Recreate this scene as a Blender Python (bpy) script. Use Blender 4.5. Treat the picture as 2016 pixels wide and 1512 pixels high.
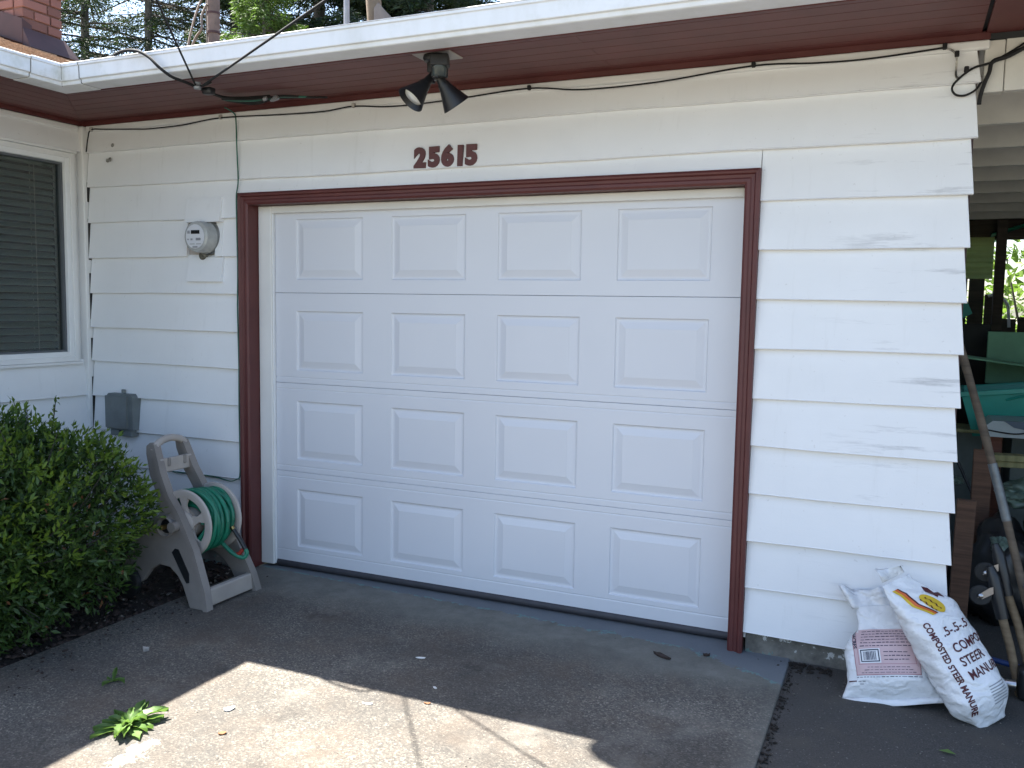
import bpy, bmesh, math, random
import numpy as np
from mathutils import Vector, Matrix, Euler
random.seed(7); np.random.seed(7)
for o in list(bpy.data.objects): bpy.data.objects.remove(o)
S = bpy.context.scene
COL = S.collection

# ------------------------------------------------------------------ camera, sky, sun, exposure
cam_d = bpy.data.cameras.new('camera'); cam = bpy.data.objects.new('camera', cam_d); COL.objects.link(cam)
cam_d.sensor_width = 36.0; cam_d.lens = 1720/2016*36; cam_d.clip_start = .05; cam_d.clip_end = 2000
_f = Vector((-.4053, .9098, -.0889)).normalized()
_r = Vector((.9126, .4084, .0157)); _r = (_r - _f*_r.dot(_f)).normalized(); _u = _r.cross(_f)
M = Matrix((_r, _u, -_f)).transposed().to_4x4(); M.translation = Vector((3.116, -3.821, 1.431))
cam.matrix_world = M
S.camera = cam

SUN_DIR = Vector((-1.323, .267, 2.61)).normalized()      # towards the sun
W = bpy.data.worlds.new('World'); S.world = W; W.use_nodes = True
nt = W.node_tree; bg = nt.nodes['Background']
sky = nt.nodes.new('ShaderNodeTexSky'); sky.sky_type = 'NISHITA'; sky.sun_disc = False
sky.sun_elevation = math.asin(SUN_DIR.z); sky.sun_rotation = math.atan2(SUN_DIR.x, SUN_DIR.y)
sky.air_density = 1.0; sky.dust_density = 1.6; sky.ozone_density = .8
nt.links.new(sky.outputs[0], bg.inputs[0]); bg.inputs[1].default_value = .075
sun_d = bpy.data.lights.new('sun', 'SUN'); sun_d.energy = 5.0; sun_d.angle = math.radians(.5); sun_d.color = (1, .95, .87)
sun = bpy.data.objects.new('sun', sun_d); COL.objects.link(sun)
sun.rotation_euler = SUN_DIR.to_track_quat('Z', 'Y').to_euler()
S.view_settings.view_transform = 'Standard'; S.view_settings.look = 'None'
S.view_settings.gamma = 1; S.view_settings.use_curve_mapping = False
S.view_settings.exposure = 2.55

# ------------------------------------------------------------------ helpers
def tag(o, label=None, cat=None, group=None, kind=None):
    if label: o['label'] = label
    if cat: o['category'] = cat
    if group: o['group'] = group
    if kind: o['kind'] = kind
    return o
def empty(name, loc=(0,0,0), rz=0, **k):
    o = bpy.data.objects.new(name, None); COL.objects.link(o)
    o.location = loc; o.rotation_euler = (0,0,rz); o.empty_display_size = .05
    return tag(o, **k)
class MB:
    def __init__(s): s.v=[]; s.f=[]
    def add(s, vs, fs):
        n=len(s.v); s.v += [tuple(v) for v in vs]; s.f += [tuple(i+n for i in f) for f in fs]; return s
    def box(s, x0,x1,y0,y1,z0,z1, M=None):
        vs=[(x,y,z) for x in (x0,x1) for y in (y0,y1) for z in (z0,z1)]
        if M is not None: vs=[M@Vector(v) for v in vs]
        return s.add(vs, [(0,1,3,2),(4,6,7,5),(0,4,5,1),(2,3,7,6),(0,2,6,4),(1,5,7,3)])
    def rbox(s, x0,x1,y0,y1,z0,z1, b=.005, seg=2, M=None):
        bm=bmesh.new(); bmesh.ops.create_cube(bm,size=1)
        for v in bm.verts: v.co=Vector((x0+(v.co.x+.5)*(x1-x0), y0+(v.co.y+.5)*(y1-y0), z0+(v.co.z+.5)*(z1-z0)))
        bmesh.ops.bevel(bm, geom=bm.edges[:], offset=b, segments=seg, affect='EDGES', profile=.5)
        return s.frombm(bm, M)
    def frombm(s, bm, M=None):
        bm.verts.index_update()
        vs=[(M@v.co if M is not None else v.co.copy()) for v in bm.verts]
        s.add(vs,[tuple(v.index for v in f.verts) for f in bm.faces]); bm.free(); return s
    def tube(s, pts, r, n=8, cap=True):
        pts=[Vector(p) for p in pts]; m=len(pts)
        rs = r if isinstance(r,(list,tuple)) else [r]*m
        vs=[]; prev=None
        for i,p in enumerate(pts):
            t=(pts[min(i+1,m-1)]-pts[max(i-1,0)])
            if t.length<1e-9: t=Vector((0,0,1))
            t.normalize()
            if prev is None:
                a=Vector((0,0,1)) if abs(t.z)<.9 else Vector((1,0,0))
                nrm=t.cross(a).normalized()
            else:
                nrm=prev-t*prev.dot(t)
                nrm = nrm.normalized() if nrm.length>1e-6 else t.orthogonal().normalized()
            prev=nrm; b=t.cross(nrm)
            for k in range(n):
                a=2*math.pi*k/n; vs.append(p+(nrm*math.cos(a)+b*math.sin(a))*rs[i])
        fs=[(i*n+k, i*n+(k+1)%n, (i+1)*n+(k+1)%n, (i+1)*n+k) for i in range(m-1) for k in range(n)]
        if cap: fs += [tuple(range(n-1,-1,-1)), tuple(range((m-1)*n,m*n))]
        return s.add(vs,fs)
    def lathe(s, prof, n=24, M=None, cap=True):   # prof: (r, z) list; about Z
        vs=[]; 
        for r,z in prof:
            for k in range(n):
                a=2*math.pi*k/n; v=Vector((r*math.cos(a), r*math.sin(a), z)); vs.append(M@v if M is not None else v)
        m=len(prof)
        fs=[(i*n+k, i*n+(k+1)%n, (i+1)*n+(k+1)%n, (i+1)*n+k) for i in range(m-1) for k in range(n)]
        if cap and prof[0][0]>1e-5: fs.append(tuple(range(n-1,-1,-1)))
        if cap and prof[-1][0]>1e-5: fs.append(tuple(range((m-1)*n,m*n)))
        return s.add(vs,fs)
    def prism(s, poly, d0, d1, axis='y', M=None):   # polygon in the other two axes, extruded along axis
        def P(a,b,d): return {'y':(a,d,b),'x':(d,a,b),'z':(a,b,d)}[axis]
        n=len(poly); vs=[P(a,b,d0) for a,b in poly]+[P(a,b,d1) for a,b in poly]
        if M is not None: vs=[M@Vector(v) for v in vs]
        fs=[tuple(range(n-1,-1,-1)), tuple(range(n,2*n))]+[(i,(i+1)%n,n+(i+1)%n,n+i) for i in range(n)]
        return s.add(vs,fs)
    def build(s, name, mat, parent=None, smooth=None, fix=True, **k):
        me=bpy.data.meshes.new(name); me.from_pydata(s.v,[],s.f); me.update()
        if fix:
            bm=bmesh.new(); bm.from_mesh(me)
            bmesh.ops.recalc_face_normals(bm, faces=bm.faces[:]); bm.to_mesh(me); bm.free()
        me.materials.append(mat)
        if smooth is not None:
            me.shade_smooth() if smooth>=180 else _auto(me, smooth)
        o=bpy.data.objects.new(name,me); COL.objects.link(o)
        if parent: o.parent=parent
        return tag(o, **k)
def _auto(me, deg):
    me.shade_smooth()
    try: me.set_sharp_from_angle(angle=math.radians(deg))
    except Exception: pass
def smoothpath(pts, sub=6):
    pts=[Vector(p) for p in pts]; out=[]
    for i in range(len(pts)-1):
        p0=pts[max(i-1,0)];p1=pts[i];p2=pts[i+1];p3=pts[min(i+2,len(pts)-1)]
        for k in range(sub):
            t=k/sub; out.append(.5*((2*p1)+(p2-p0)*t+(2*p0-5*p1+4*p2-p3)*t*t+(3*p1-p0-3*p2+p3)*t**3))
    out.append(pts[-1]); return out
def dup(root, loc=None, label=None):
    def cp(o,par):
        c=o.copy(); COL.objects.link(c)
        if par: c.parent=par
        for ch in [x for x in list(bpy.data.objects) if x.parent==o]: cp(ch,c)
        return c
    r=cp(root,None)
    if loc: r.location=loc
    if label: r['label']=label
    return r

# ------------------------------------------------------------------ materials
MATS={}
class N:
    """small node helper"""
    def __init__(s,name):
        s.m=bpy.data.materials.new(name); s.m.use_nodes=True; s.t=s.m.node_tree; s.b=s.t.nodes['Principled BSDF']
        s.tc=s.t.nodes.new('ShaderNodeTexCoord')
        MATS[name]=s.m
    def n(s,ty,**k):
        x=s.t.nodes.new(ty)
        for a,b in k.items(): setattr(x,a,b)
        return x
    def l(s,a,b): s.t.links.new(a,b)
    def pos(s):
        g=s.n('ShaderNodeNewGeometry'); return g.outputs['Position']
    def map(s, scale=(1,1,1), src=None, rot=(0,0,0), loc=(0,0,0)):
        m=s.n('ShaderNodeMapping'); m.inputs['Scale'].default_value=scale; m.inputs['Rotation'].default_value=rot; m.inputs['Location'].default_value=loc
        s.l(src if src is not None else s.pos(), m.inputs[0]); return m.outputs[0]
    def noise(s, scale, detail=4, rough=.55, vec=None, dist=0):
        x=s.n('ShaderNodeTexNoise'); x.inputs['Scale'].default_value=scale; x.inputs['Detail'].default_value=detail
        x.inputs['Roughness'].default_value=rough; x.inputs['Distortion'].default_value=dist
        s.l(vec if vec is not None else s.pos(), x.inputs['Vector']); return x.outputs['Fac']
    def ramp(s, fac, stops):
        x=s.n('ShaderNodeValToRGB'); cr=x.color_ramp
        while len(cr.elements)<len(stops): cr.elements.new(.5)
        for e,(p,c) in zip(cr.elements,stops):
            e.position=p; e.color=(c,c,c,1) if isinstance(c,(int,float)) else (*c,1)
        s.l(fac,x.inputs[0]); return x.outputs[0]
    def mix(s, fac, a, b, mode='MIX'):
        x=s.n('ShaderNodeMix',data_type='RGBA',blend_type=mode)
        for inp,v in ((x.inputs[0],fac),(x.inputs[6],a),(x.inputs[7],b)):
            if isinstance(v,(int,float)): inp.default_value=v if inp==x.inputs[0] else (v,v,v,1)
            elif isinstance(v,tuple): inp.default_value=(*v,1)
            else: s.l(v,inp)
        return x.outputs[2]
    def math(s, op, a, b=0, c=None):
        x=s.n('ShaderNodeMath',operation=op)
        for i,v in enumerate((a,b) if c is None else (a,b,c)):
            if isinstance(v,(int,float)): x.inputs[i].default_value=v
            else: s.l(v,x.inputs[i])
        return x.outputs[0]
    def xyz(s,src=None):
        x=s.n('ShaderNodeSeparateXYZ'); s.l(src if src is not None else s.pos(), x.inputs[0]); return x.outputs
    def bump(s, h, strength=.3, dist=.01):
        x=s.n('ShaderNodeBump'); x.inputs['Strength'].default_value=strength; x.inputs['Distance'].default_value=dist
        s.l(h,x.inputs['Height']); s.l(x.outputs[0],s.b.inputs['Normal']); return x
    def col(s,v):
        if isinstance(v,tuple): s.b.inputs['Base Color'].default_value=(*v,1)
        else: s.l(v,s.b.inputs['Base Color'])
    def rough(s,v):
        if isinstance(v,(int,float)): s.b.inputs['Roughness'].default_value=v
        else: s.l(v,s.b.inputs['Roughness'])
def simple(name, c, rough=.6, var=.25, scale=8, bump=0, bscale=60, metal=0, dark=None, spec=None, obj=False):
    s=N(name)
    vec=s.tc.outputs['Object'] if obj else None
    f=s.noise(scale,5,.6,vec)
    d=dark if dark else tuple(x*(1-var) for x in c)
    s.col(s.mix(s.ramp(f,[(.35,0.),(.65,1.)]), d, c))
    s.rough(rough); s.b.inputs['Metallic'].default_value=metal
    if spec is not None: s.b.inputs['Specular IOR Level'].default_value=spec
    if bump: s.bump(s.noise(bscale,4,.6,vec), bump, .004)
    return s.m
# painted lap siding: white paint, faint grey grime, long thin scuffs at the right end, chalky bumps
def m_siding():
    s=N('siding_paint')
    big=s.ramp(s.noise(1.6,5,.6),[(.3,0.),(.75,1.)])
    base=s.mix(big,(.735,.74,.745),(.80,.805,.81))
    st=s.noise(1.0,7,.7,s.map((1.5,8,15)))
    x=s.xyz()
    right=s.ramp(s.math('MULTIPLY',s.math('SUBTRACT',x[0],2.75),1.8),[(0.,0.),(.6,1.)])
    sm=s.math('MULTIPLY',s.ramp(st,[(.575,0.),(.69,1.)]),right)
    base=s.mix(s.math('MULTIPLY',sm,.62),base,(.30,.30,.31))
    hair=s.ramp(s.noise(1.0,8,.7,s.map((3,5,160))),[(.66,0.),(.72,1.)])
    base=s.mix(s.math('MULTIPLY',hair,.16),base,(.34,.33,.31))
    dr=s.ramp(s.noise(1.0,6,.65,s.map((22,22,1.6))),[(.60,0.),(.78,1.)])
    base=s.mix(s.math('MULTIPLY',dr,.16),base,(.40,.39,.36))
    sp=s.ramp(s.noise(55,2,.5),[(.71,0.),(.77,1.)])
    base=s.mix(s.math('MULTIPLY',sp,.22),base,(.35,.32,.28))
    s.col(base); s.rough(.55)
    s.bump(s.mix(.5,s.noise(1.0,6,.6,s.map((6,20,60))),s.noise(140,3,.6)),.18,.004)
    return s.m
def m_door():
    s=N('door_paint')
    f=s.ramp(s.noise(1.2,4,.5),[(.3,0.),(.7,1.)])
    c=s.mix(f,(.62,.63,.67),(.66,.67,.705))
    x=s.xyz()
    low=s.ramp(s.math('ADD',s.math('MULTIPLY',x[2],2.2),s.noise(3,5,.7)),[(.35,1.),(.8,0.)])
    c=s.mix(s.math('MULTIPLY',low,.14),c,(.45,.44,.42))
    s.col(c); s.rough(.38)
    s.bump(s.noise(1.0,5,.6,s.map((14,30,240))),.07,.002)
    return s.m
def m_red(name='maroon_paint',k=1.0):
    s=N(name)
    f=s.ramp(s.noise(5,6,.65),[(.3,0.),(.7,1.)])
    c=s.mix(f,(.078*k,.017*k,.016*k),(.108*k,.026*k,.024*k))
    ch=s.ramp(s.noise(26,6,.7),[(.70,0.),(.74,1.)])
    c=s.mix(s.math('MULTIPLY',ch,.35),c,(.28,.15,.14))
    s.col(c); s.rough(.5); s.bump(s.noise(60,4,.6),.15,.003); return s.m
def m_gutter():
    s=N('gutter_enamel')
    x=s.xyz()
    st=s.ramp(s.noise(1.0,5,.6,s.map((7,7,2.2))),[(.45,0.),(.8,1.)])
    c=s.mix(s.math('MULTIPLY',st,.4),(.74,.75,.76),(.50,.50,.46))
    al=s.ramp(s.noise(9,6,.7),[(.50,0.),(.72,1.)])
    near=s.ramp(s.math('ADD',s.math('ABSOLUTE',s.math('ADD',x[0],.55)),s.math('ABSOLUTE',s.math('MULTIPLY',s.math('ADD',x[1],.80),1.))),[(.12,1.),(.5,.3)])
    c=s.mix(s.math('MULTIPLY',s.math('MULTIPLY',al,near),.55),c,(.36,.37,.27))
    s.col(c); s.rough(.4); return s.m
def m_gutter_lip():
    s=N('gutter_lip')
    al=s.ramp(s.noise(1,6,.75,s.map((9,9,9))),[(.40,0.),(.70,1.)])
    s.col(s.mix(s.math('MULTIPLY',al,s.ramp(s.math('MULTIPLY',s.xyz()[0],.5),[(.2,.15),(.7,1.)])),(.66,.66,.65),(.30,.29,.25))); s.rough(.6); return s.m
def m_concrete():
    s=N('concrete')
    x=s.xyz()
    vo=s.n('ShaderNodeTexVoronoi'); vo.inputs['Scale'].default_value=170; s.l(s.pos(),vo.inputs['Vector'])
    sep=s.n('ShaderNodeSeparateColor'); s.l(vo.outputs['Color'],sep.inputs[0])
    agg=s.ramp(sep.outputs[0],[(0.,(.026,.024,.022)),(.4,(.085,.078,.067)),(.72,(.15,.135,.112)),(.93,(.26,.23,.19)),(1.,(.42,.38,.32))])
    fine=s.noise(260,3,.7)
    agg=s.mix(.42,agg,s.ramp(fine,[(.3,(.045,.042,.038)),(.7,(.155,.142,.122))]))
    blot=s.ramp(s.noise(1.5,7,.68),[(.34,0.),(.66,1.)])
    agg=s.mix(s.math('MULTIPLY',blot,.42),agg,(.045,.042,.038))
    lich=s.ramp(s.noise(6,7,.75),[(.58,0.),(.74,1.)])
    agg=s.mix(s.math('MULTIPLY',lich,.25),agg,(.20,.19,.17))
    br=s.ramp(s.noise(3.1,7,.72,s.map((1,1,1),loc=(5,3,0))),[(.46,0.),(.66,1.)])
    agg=s.mix(s.math('MULTIPLY',br,.5),agg,s.mix(fine,(.05,.036,.026),(.17,.125,.088)))
    dk=s.ramp(s.noise(.9,5,.6,s.map((1,1.6,1),loc=(1,7,0))),[(.45,0.),(.62,1.)])
    agg=s.mix(s.math('MULTIPLY',dk,.45),agg,(.032,.030,.028))
    oil=s.ramp(s.noise(4.3,6,.62,s.map((1,1,1),loc=(9,1,0))),[(.60,0.),(.70,1.)])
    agg=s.mix(s.math('MULTIPLY',oil,.55),agg,(.034,.030,.026))
    wear=s.ramp(s.noise(2.4,7,.7,s.map((1,1,1),loc=(2,8,0))),[(.54,0.),(.70,1.)])
    agg=s.mix(s.math('MULTIPLY',wear,.38),agg,(.24,.225,.195))
    # smooth trowelled border along the door and along the right edge of the slab
    n1=s.noise(2.6,6,.65)
    d=s.math('ADD',x[1],s.math('MULTIPLY',s.math('SUBTRACT',n1,.5),.45))
    d=s.math('ADD',d,s.math('MULTIPLY',s.math('MAXIMUM',s.math('SUBTRACT',x[0],.6),0.),.07))
    tro=s.ramp(s.math('ADD',d,1.0),[(.60,0.),(.86,1.)])
    edge=s.ramp(s.math('ADD',s.math('SUBTRACT',x[0],2.0),s.math('MULTIPLY',s.math('SUBTRACT',n1,.5),.12)),[(.63,0.),(.74,1.)])
    tr=s.math('MAXIMUM',tro,s.math('MULTIPLY',edge,.55))
    smooth=s.mix(s.ramp(s.noise(7,7,.7),[(.3,0.),(.72,1.)]),(.105,.105,.092),(.20,.197,.172))
    c=s.mix(s.math('MULTIPLY',tr,.85),agg,smooth)
    # grey floor paint on the apron with a ragged, flaking edge
    line=s.math('ADD',s.math('MULTIPLY',x[0],-.05),.03)
    corner=s.math('MULTIPLY',s.math('MAXIMUM',s.math('SUBTRACT',x[0],2.3),0.),-.42)
    ln=s.math('ADD',line,corner)
    nn=s.math('MULTIPLY',s.math('SUBTRACT',s.noise(14,7,.75),.5),s.ramp(s.math('MULTIPLY',x[0],.4),[(.1,.02),(.75,.22)]))
    pd=s.math('ADD',s.math('SUBTRACT',x[1],ln),nn)
    pm=s.math('GREATER_THAN',pd,0.)
    pf=s.mix(s.noise(5,4,.6),(.105,.12,.135),(.15,.165,.18))
    chips=s.math('GREATER_THAN',s.noise(38,5,.7),.69)
    pm2=s.math('MULTIPLY',pm,s.math('SUBTRACT',1.,chips))
    c=s.mix(pm2,c,pf)
    teal=s.math('MULTIPLY',s.math('LESS_THAN',s.math('ABSOLUTE',pd),.010),s.math('GREATER_THAN',s.noise(22,4,.7),.52))
    c=s.mix(s.math('MULTIPLY',teal,.6),c,(.12,.25,.24))
    # pale mineral bloom running from the weed
    px=s.math('SUBTRACT',x[0],s.math('ADD',.845,s.math('MULTIPLY',s.math('ADD',x[1],1.72),-.22)))
    bl=s.math('LESS_THAN',s.math('ADD',s.math('ABSOLUTE',px),s.math('MULTIPLY',s.math('SUBTRACT',s.noise(11,7,.8),.5),.34)),.020)
    bl=s.math('MULTIPLY',bl,s.math('LESS_THAN',x[1],-1.69))
    c=s.mix(s.math('MULTIPLY',bl,.42),c,(.5,.47,.42))
    s.col(c); s.rough(.9)
    h=s.mix(tr,s.mix(.5,vo.outputs['Distance'],fine),s.noise(90,4,.6))
    s.bump(h,.45,.006)
    return s.m
def m_asphalt():
    s=N('asphalt')
    c=s.ramp(s.noise(170,4,.75),[(.3,(.025,.0245,.024)),(.6,(.066,.063,.059)),(.78,(.16,.152,.14))])
    c=s.mix(s.math('MULTIPLY',s.ramp(s.noise(2.2,6,.65),[(.35,0.),(.7,1.)]),.5),c,(.055,.048,.04))
    sp=s.ramp(s.noise(85,3,.6),[(.66,0.),(.71,1.)])
    c=s.mix(s.math('MULTIPLY',s.ramp(s.noise(5,7,.7),[(.5,0.),(.66,1.)]),.55),c,(.075,.068,.055))
    c=s.mix(s.math('MULTIPLY',sp,.7),c,(.24,.235,.22))
    s.col(c); s.rough(.92); s.bump(s.noise(120,5,.7),.6,.008); return s.m
def m_bark(name,a,b):
    s=N(name); f=s.noise(1.0,6,.7,s.map((14,14,3)))
    s.col(s.mix(s.ramp(f,[(.35,0.),(.65,1.)]),a,b)); s.rough(.95); s.bump(f,.8,.03); return s.m
def m_leaf(name, cols, rough=.5, trans=.35):
    s=N(name)
    g=s.n('ShaderNodeNewGeometry')
    st=[(i/(len(cols)-1),c) for i,c in enumerate(cols)]
    c=s.ramp(g.outputs['Random Per Island'],st)
    s.col(c); s.rough(rough)
    s.b.inputs['Specular IOR Level'].default_value=.35
    tr=s.n('ShaderNodeBsdfTranslucent'); s.l(s.mix(.5,c,(.12,.22,.02)),tr.inputs[0])
    mx=s.n('ShaderNodeMixShader'); mx.inputs[0].default_value=trans
    out=s.t.nodes['Material Output']; s.l(s.b.outputs[0],mx.inputs[1]); s.l(tr.outputs[0],mx.inputs[2]); s.l(mx.outputs[0],out.inputs[0])
    return s.m
def m_brick():
    s=N('brick_red')
    oi=s.n('ShaderNodeObjectInfo')
    c=s.ramp(oi.outputs['Random'],[(0.,(.13,.066,.058)),(.5,(.18,.088,.076)),(1.,(.225,.112,.098))])
    fl=s.ramp(s.noise(60,3,.6),[(.68,0.),(.72,1.)])
    c=s.mix(s.math('MULTIPLY',fl,.55),c,(.5,.38,.33))
    c=s.mix(s.math('MULTIPLY',s.noise(9,5,.7),.35),c,(.14,.07,.06))
    s.col(c); s.rough(.9); s.bump(s.noise(50,5,.7),.5,.006); return s.m
def m_shingle():
    s=N('shingle_granules')
    c=s.ramp(s.noise(70,4,.7),[(.3,(.16,.10,.06)),(.55,(.36,.24,.15)),(.75,(.52,.40,.29))])
    s.col(c); s.rough(.95); s.bump(s.noise(110,4,.7),.5,.006); return s.m
def m_soil():
    s=N('soil')
    c=s.ramp(s.noise(30,7,.75),[(.3,(.012,.009,.007)),(.6,(.04,.03,.022)),(.75,(.10,.08,.06))])
    s.col(c); s.rough(1); s.bump(s.noise(40,7,.75),1,.03); return s.m
def m_glass():
    s=N('window_glass')
    t=s.n('ShaderNodeBsdfTransparent'); t.inputs[0].default_value=(.84,.88,.86,1)
    gl=s.n('ShaderNodeBsdfGlossy'); gl.inputs['Roughness'].default_value=.03
    fr=s.n('ShaderNodeFresnel'); fr.inputs[0].default_value=1.45
    mx=s.n('ShaderNodeMixShader'); s.l(fr.outputs[0],mx.inputs[0]); s.l(t.outputs[0],mx.inputs[1]); s.l(gl.outputs[0],mx.inputs[2])
    s.l(mx.outputs[0],s.t.nodes['Material Output'].inputs[0]); return s.m
def m_wood(name,a,b,scale=(3,3,40)):
    s=N(name); f=s.noise(1.0,6,.65,s.map(scale,s.tc.outputs['Object']))
    s.col(s.mix(s.ramp(f,[(.35,0.),(.68,1.)]),a,b)); s.rough(.8); s.bump(f,.4,.004); return s.m
def m_trans_panel(name,c):
    s=N(name); s.col(s.mix(s.noise(4,4,.6),tuple(v*.7 for v in c),c)); s.rough(.5)
    tr=s.n('ShaderNodeBsdfTranslucent'); tr.inputs[0].default_value=(*c,1)
    mx=s.n('ShaderNodeMixShader'); mx.inputs[0].default_value=.6
    s.l(s.b.outputs[0],mx.inputs[1]); s.l(tr.outputs[0],mx.inputs[2]); s.l(mx.outputs[0],s.t.nodes['Material Output'].inputs[0]); return s.m
def m_bag(name='bag_plastic'):
    s=N(name)
    s.col(s.mix(s.ramp(s.noise(6,4,.6,s.tc.outputs['Object']),[(.3,0.),(.7,1.)]),(.64,.65,.66),(.74,.75,.76)))
    s.rough(.25)
    w=s.n('ShaderNodeTexWave',bands_direction='Y'); w.inputs['Scale'].default_value=7; w.inputs['Distortion'].default_value=14; w.inputs['Detail'].default_value=4; w.inputs['Detail Scale'].default_value=1.6
    s.l(s.tc.outputs['Object'],w.inputs['Vector'])
    s.bump(s.mix(.5,w.outputs['Fac'],s.noise(24,5,.65,s.tc.outputs['Object'])),.55,.008); return s.m

m_siding(); m_door(); m_red(); m_red('soffit_paint',1.25); m_gutter(); m_gutter_lip(); m_concrete(); m_asphalt(); m_brick(); m_shingle(); m_soil(); m_glass(); m_bag()
simple('trim_white',(.76,.76,.75),.5,.08,3,.1,80)
simple('stop_white',(.74,.735,.71),.5,.08,3)
def m_found():
    s=N('foundation')
    c=s.mix(s.ramp(s.noise(9,6,.7),[(.35,0.),(.65,1.)]),(.085,.08,.07),(.19,.178,.155))
    x=s.xyz(); n=s.noise(18,6,.7)
    pk=s.math('GREATER_THAN',s.math('ADD',s.math('MULTIPLY',x[2],2.2),n),.585)
    c=s.mix(s.math('MULTIPLY',pk,.8),c,(.55,.55,.53))
    tl=s.math('MULTIPLY',s.math('LESS_THAN',s.math('ADD',s.math('MULTIPLY',x[2],3.),s.noise(12,5,.7)),.33),s.math('LESS_THAN',x[0],2.75))
    c=s.mix(s.math('MULTIPLY',tl,.5),c,(.10,.22,.21))
    s.col(c); s.rough(.95); s.bump(s.noise(50,6,.7),.6,.01)
m_found()
simple('mortar',(.17,.095,.08),.95,.25,20,.4,90)
simple('flashing_maroon',(.05,.022,.024),.65,.3,6)
simple('black_metal',(.012,.012,.014),.45,.3,20)
simple('black_plastic',(.014,.015,.017),.4,.3,12)
simple('black_rubber',(.02,.02,.02),.75,.3,30,.2,90)
simple('seal_rubber',(.045,.043,.05),.6,.2,20)
simple('dark_room',(.03,.032,.034),.9,.2,2)
simple('blind_slat',(.165,.19,.178),.5,.12,4)
simple('sash_grey',(.10,.11,.12),.5,.1,5)
simple('vinyl_white',(.78,.79,.79),.35,.05,4)
simple('plate_white',(.42,.38,.34),.6,.2,10)
simple('lens_grey',(.035,.05,.052),.25,.4,30)
simple('bulb_white',(.80,.80,.76),.25,.04,9)
simple('cable_black',(.012,.012,.013),.85,.2,20)
simple('cable_paint',(.62,.60,.55),.6,.5,30,0,60,0,(.02,.02,.02))
simple('wire_green',(.02,.13,.09),.5,.2,20)
simple('meter_shell',(.42,.43,.42),.16,.25,14,0,60,0)
simple('meter_face',(.62,.63,.66),.4,.05,14)
simple('meter_ring',(.30,.31,.31),.35,.3,20,0,60,.8)
simple('lcd_black',(.01,.011,.013),.2,.1,14)
simple('box_grey',(.165,.185,.185),.5,.22,8,.1,60)
simple('taupe_dark',(.235,.21,.19),.5,.2,6,.06,60)
simple('taupe_light',(.40,.36,.325),.5,.15,6,.06,60)
simple('hose_green',(.012,.19,.11),.42,.35,14)
simple('brass',(.5,.36,.13),.35,.2,20,0,60,1)
simple('seal_metal',(.20,.19,.15),.5,.5,60,.2,60,.3)
simple('red_plastic',(.30,.03,.02),.45,.2,20)
simple('chrome',(.42,.42,.43),.3,.1,20,0,60,1)
simple('pole_metal',(.34,.35,.37),.5,.3,9,0,60,.4)
simple('vent_brown',(.22,.17,.15),.75,.5,7,.4,30)
simple('weathered_wood',(.22,.17,.12),.9,.4,8,.4,40)
simple('flashing_grey',(.20,.175,.16),.8,.35,9,.4,30)
simple('teal_plastic',(.016,.27,.215),.45,.25,4)
simple('lid_grey',(.30,.36,.38),.45,.2,5)
simple('lid_blue',(.02,.06,.11),.45,.2,5)
simple('cabinet_green',(.17,.21,.20),.6,.3,5)
simple('green_board',(.16,.36,.22),.7,.3,3)
simple('dark_sheet',(.018,.02,.016),.8,.4,4)
simple('blue_plastic',(.02,.06,.22),.5,.25,8)
simple('tape_silver',(.15,.165,.175),.4,.3,40,.2,80,.3)
simple('clear_wrap',(.15,.22,.18),.3,.5,14,.5,20)
simple('print_maroon',(.075,.010,.013),.5,.15,30)
simple('print_navy',(.02,.025,.055),.5,.15,30)
simple('print_pink',(.56,.40,.405),.45,.08,10)
simple('print_pinkline',(.36,.16,.18),.5,.1,10)
simple('print_white',(.72,.73,.74),.45,.05,10)
simple('print_yellow',(.62,.42,.03),.45,.1,20)
simple('print_orange',(.60,.13,.03),.45,.15,20)
simple('print_grey',(.28,.29,.31),.5,.1,20)
simple('stone_pale',(.42,.39,.35),.9,.4,30,.3,60)
simple('stone_bed',(.20,.18,.155),.9,.6,40,.3,60)
simple('paint_flake',(.72,.72,.70),.6,.05,30)
simple('leaf_dry',(.22,.09,.035),.8,.4,30)
simple('bark_chip',(.045,.028,.022),.9,.4,30,.3,60)
simple('ceiling_white',(.66,.64,.59),.7,.15,4,.2,50)
simple('roof_felt',(.12,.08,.05),.95,.3,6)
simple('grass',(.24,.23,.17),.95,.3,1.2,.5,30)
m_wood('plank_brown',(.07,.036,.022),(.15,.08,.05))
m_wood('plank_red',(.10,.036,.022),(.17,.065,.04))
m_wood('lumber_green',(.16,.155,.07),(.26,.25,.12),(40,3,3))
m_wood('handle_wood',(.07,.052,.038),(.13,.10,.07))
m_wood('ash_wood',(.13,.09,.05),(.20,.145,.085))
m_wood('fence_wood',(.045,.036,.026),(.09,.07,.05))
m_bark('fir_bark',(.05,.048,.048),(.15,.14,.14)); m_bark('twig_bark',(.03,.026,.022),(.08,.07,.06))
m_leaf('fir_needles',[(.008,.018,.012),(.014,.03,.016),(.022,.042,.02)],.6,.15)
m_leaf('fir_needles_light',[(.035,.07,.018),(.06,.11,.025),(.085,.14,.035)],.6,.3)
m_leaf('shrub_leaf',[(.022,.052,.012),(.04,.08,.018),(.058,.108,.022),(.03,.062,.022)],.42,.25)
m_leaf('shrub_tip',[(.07,.13,.018),(.11,.18,.022),(.15,.22,.03)],.45,.35)
m_leaf('weed_leaf',[(.06,.13,.03),(.11,.20,.05),(.22,.31,.13)],.5,.4)
m_leaf('far_leaf',[(.05,.10,.02),(.10,.17,.03),(.18,.26,.06)],.5,.5)
m_trans_panel('panel_pale',(.55,.62,.38)); m_trans_panel('panel_teal',(.10,.55,.38))

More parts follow.
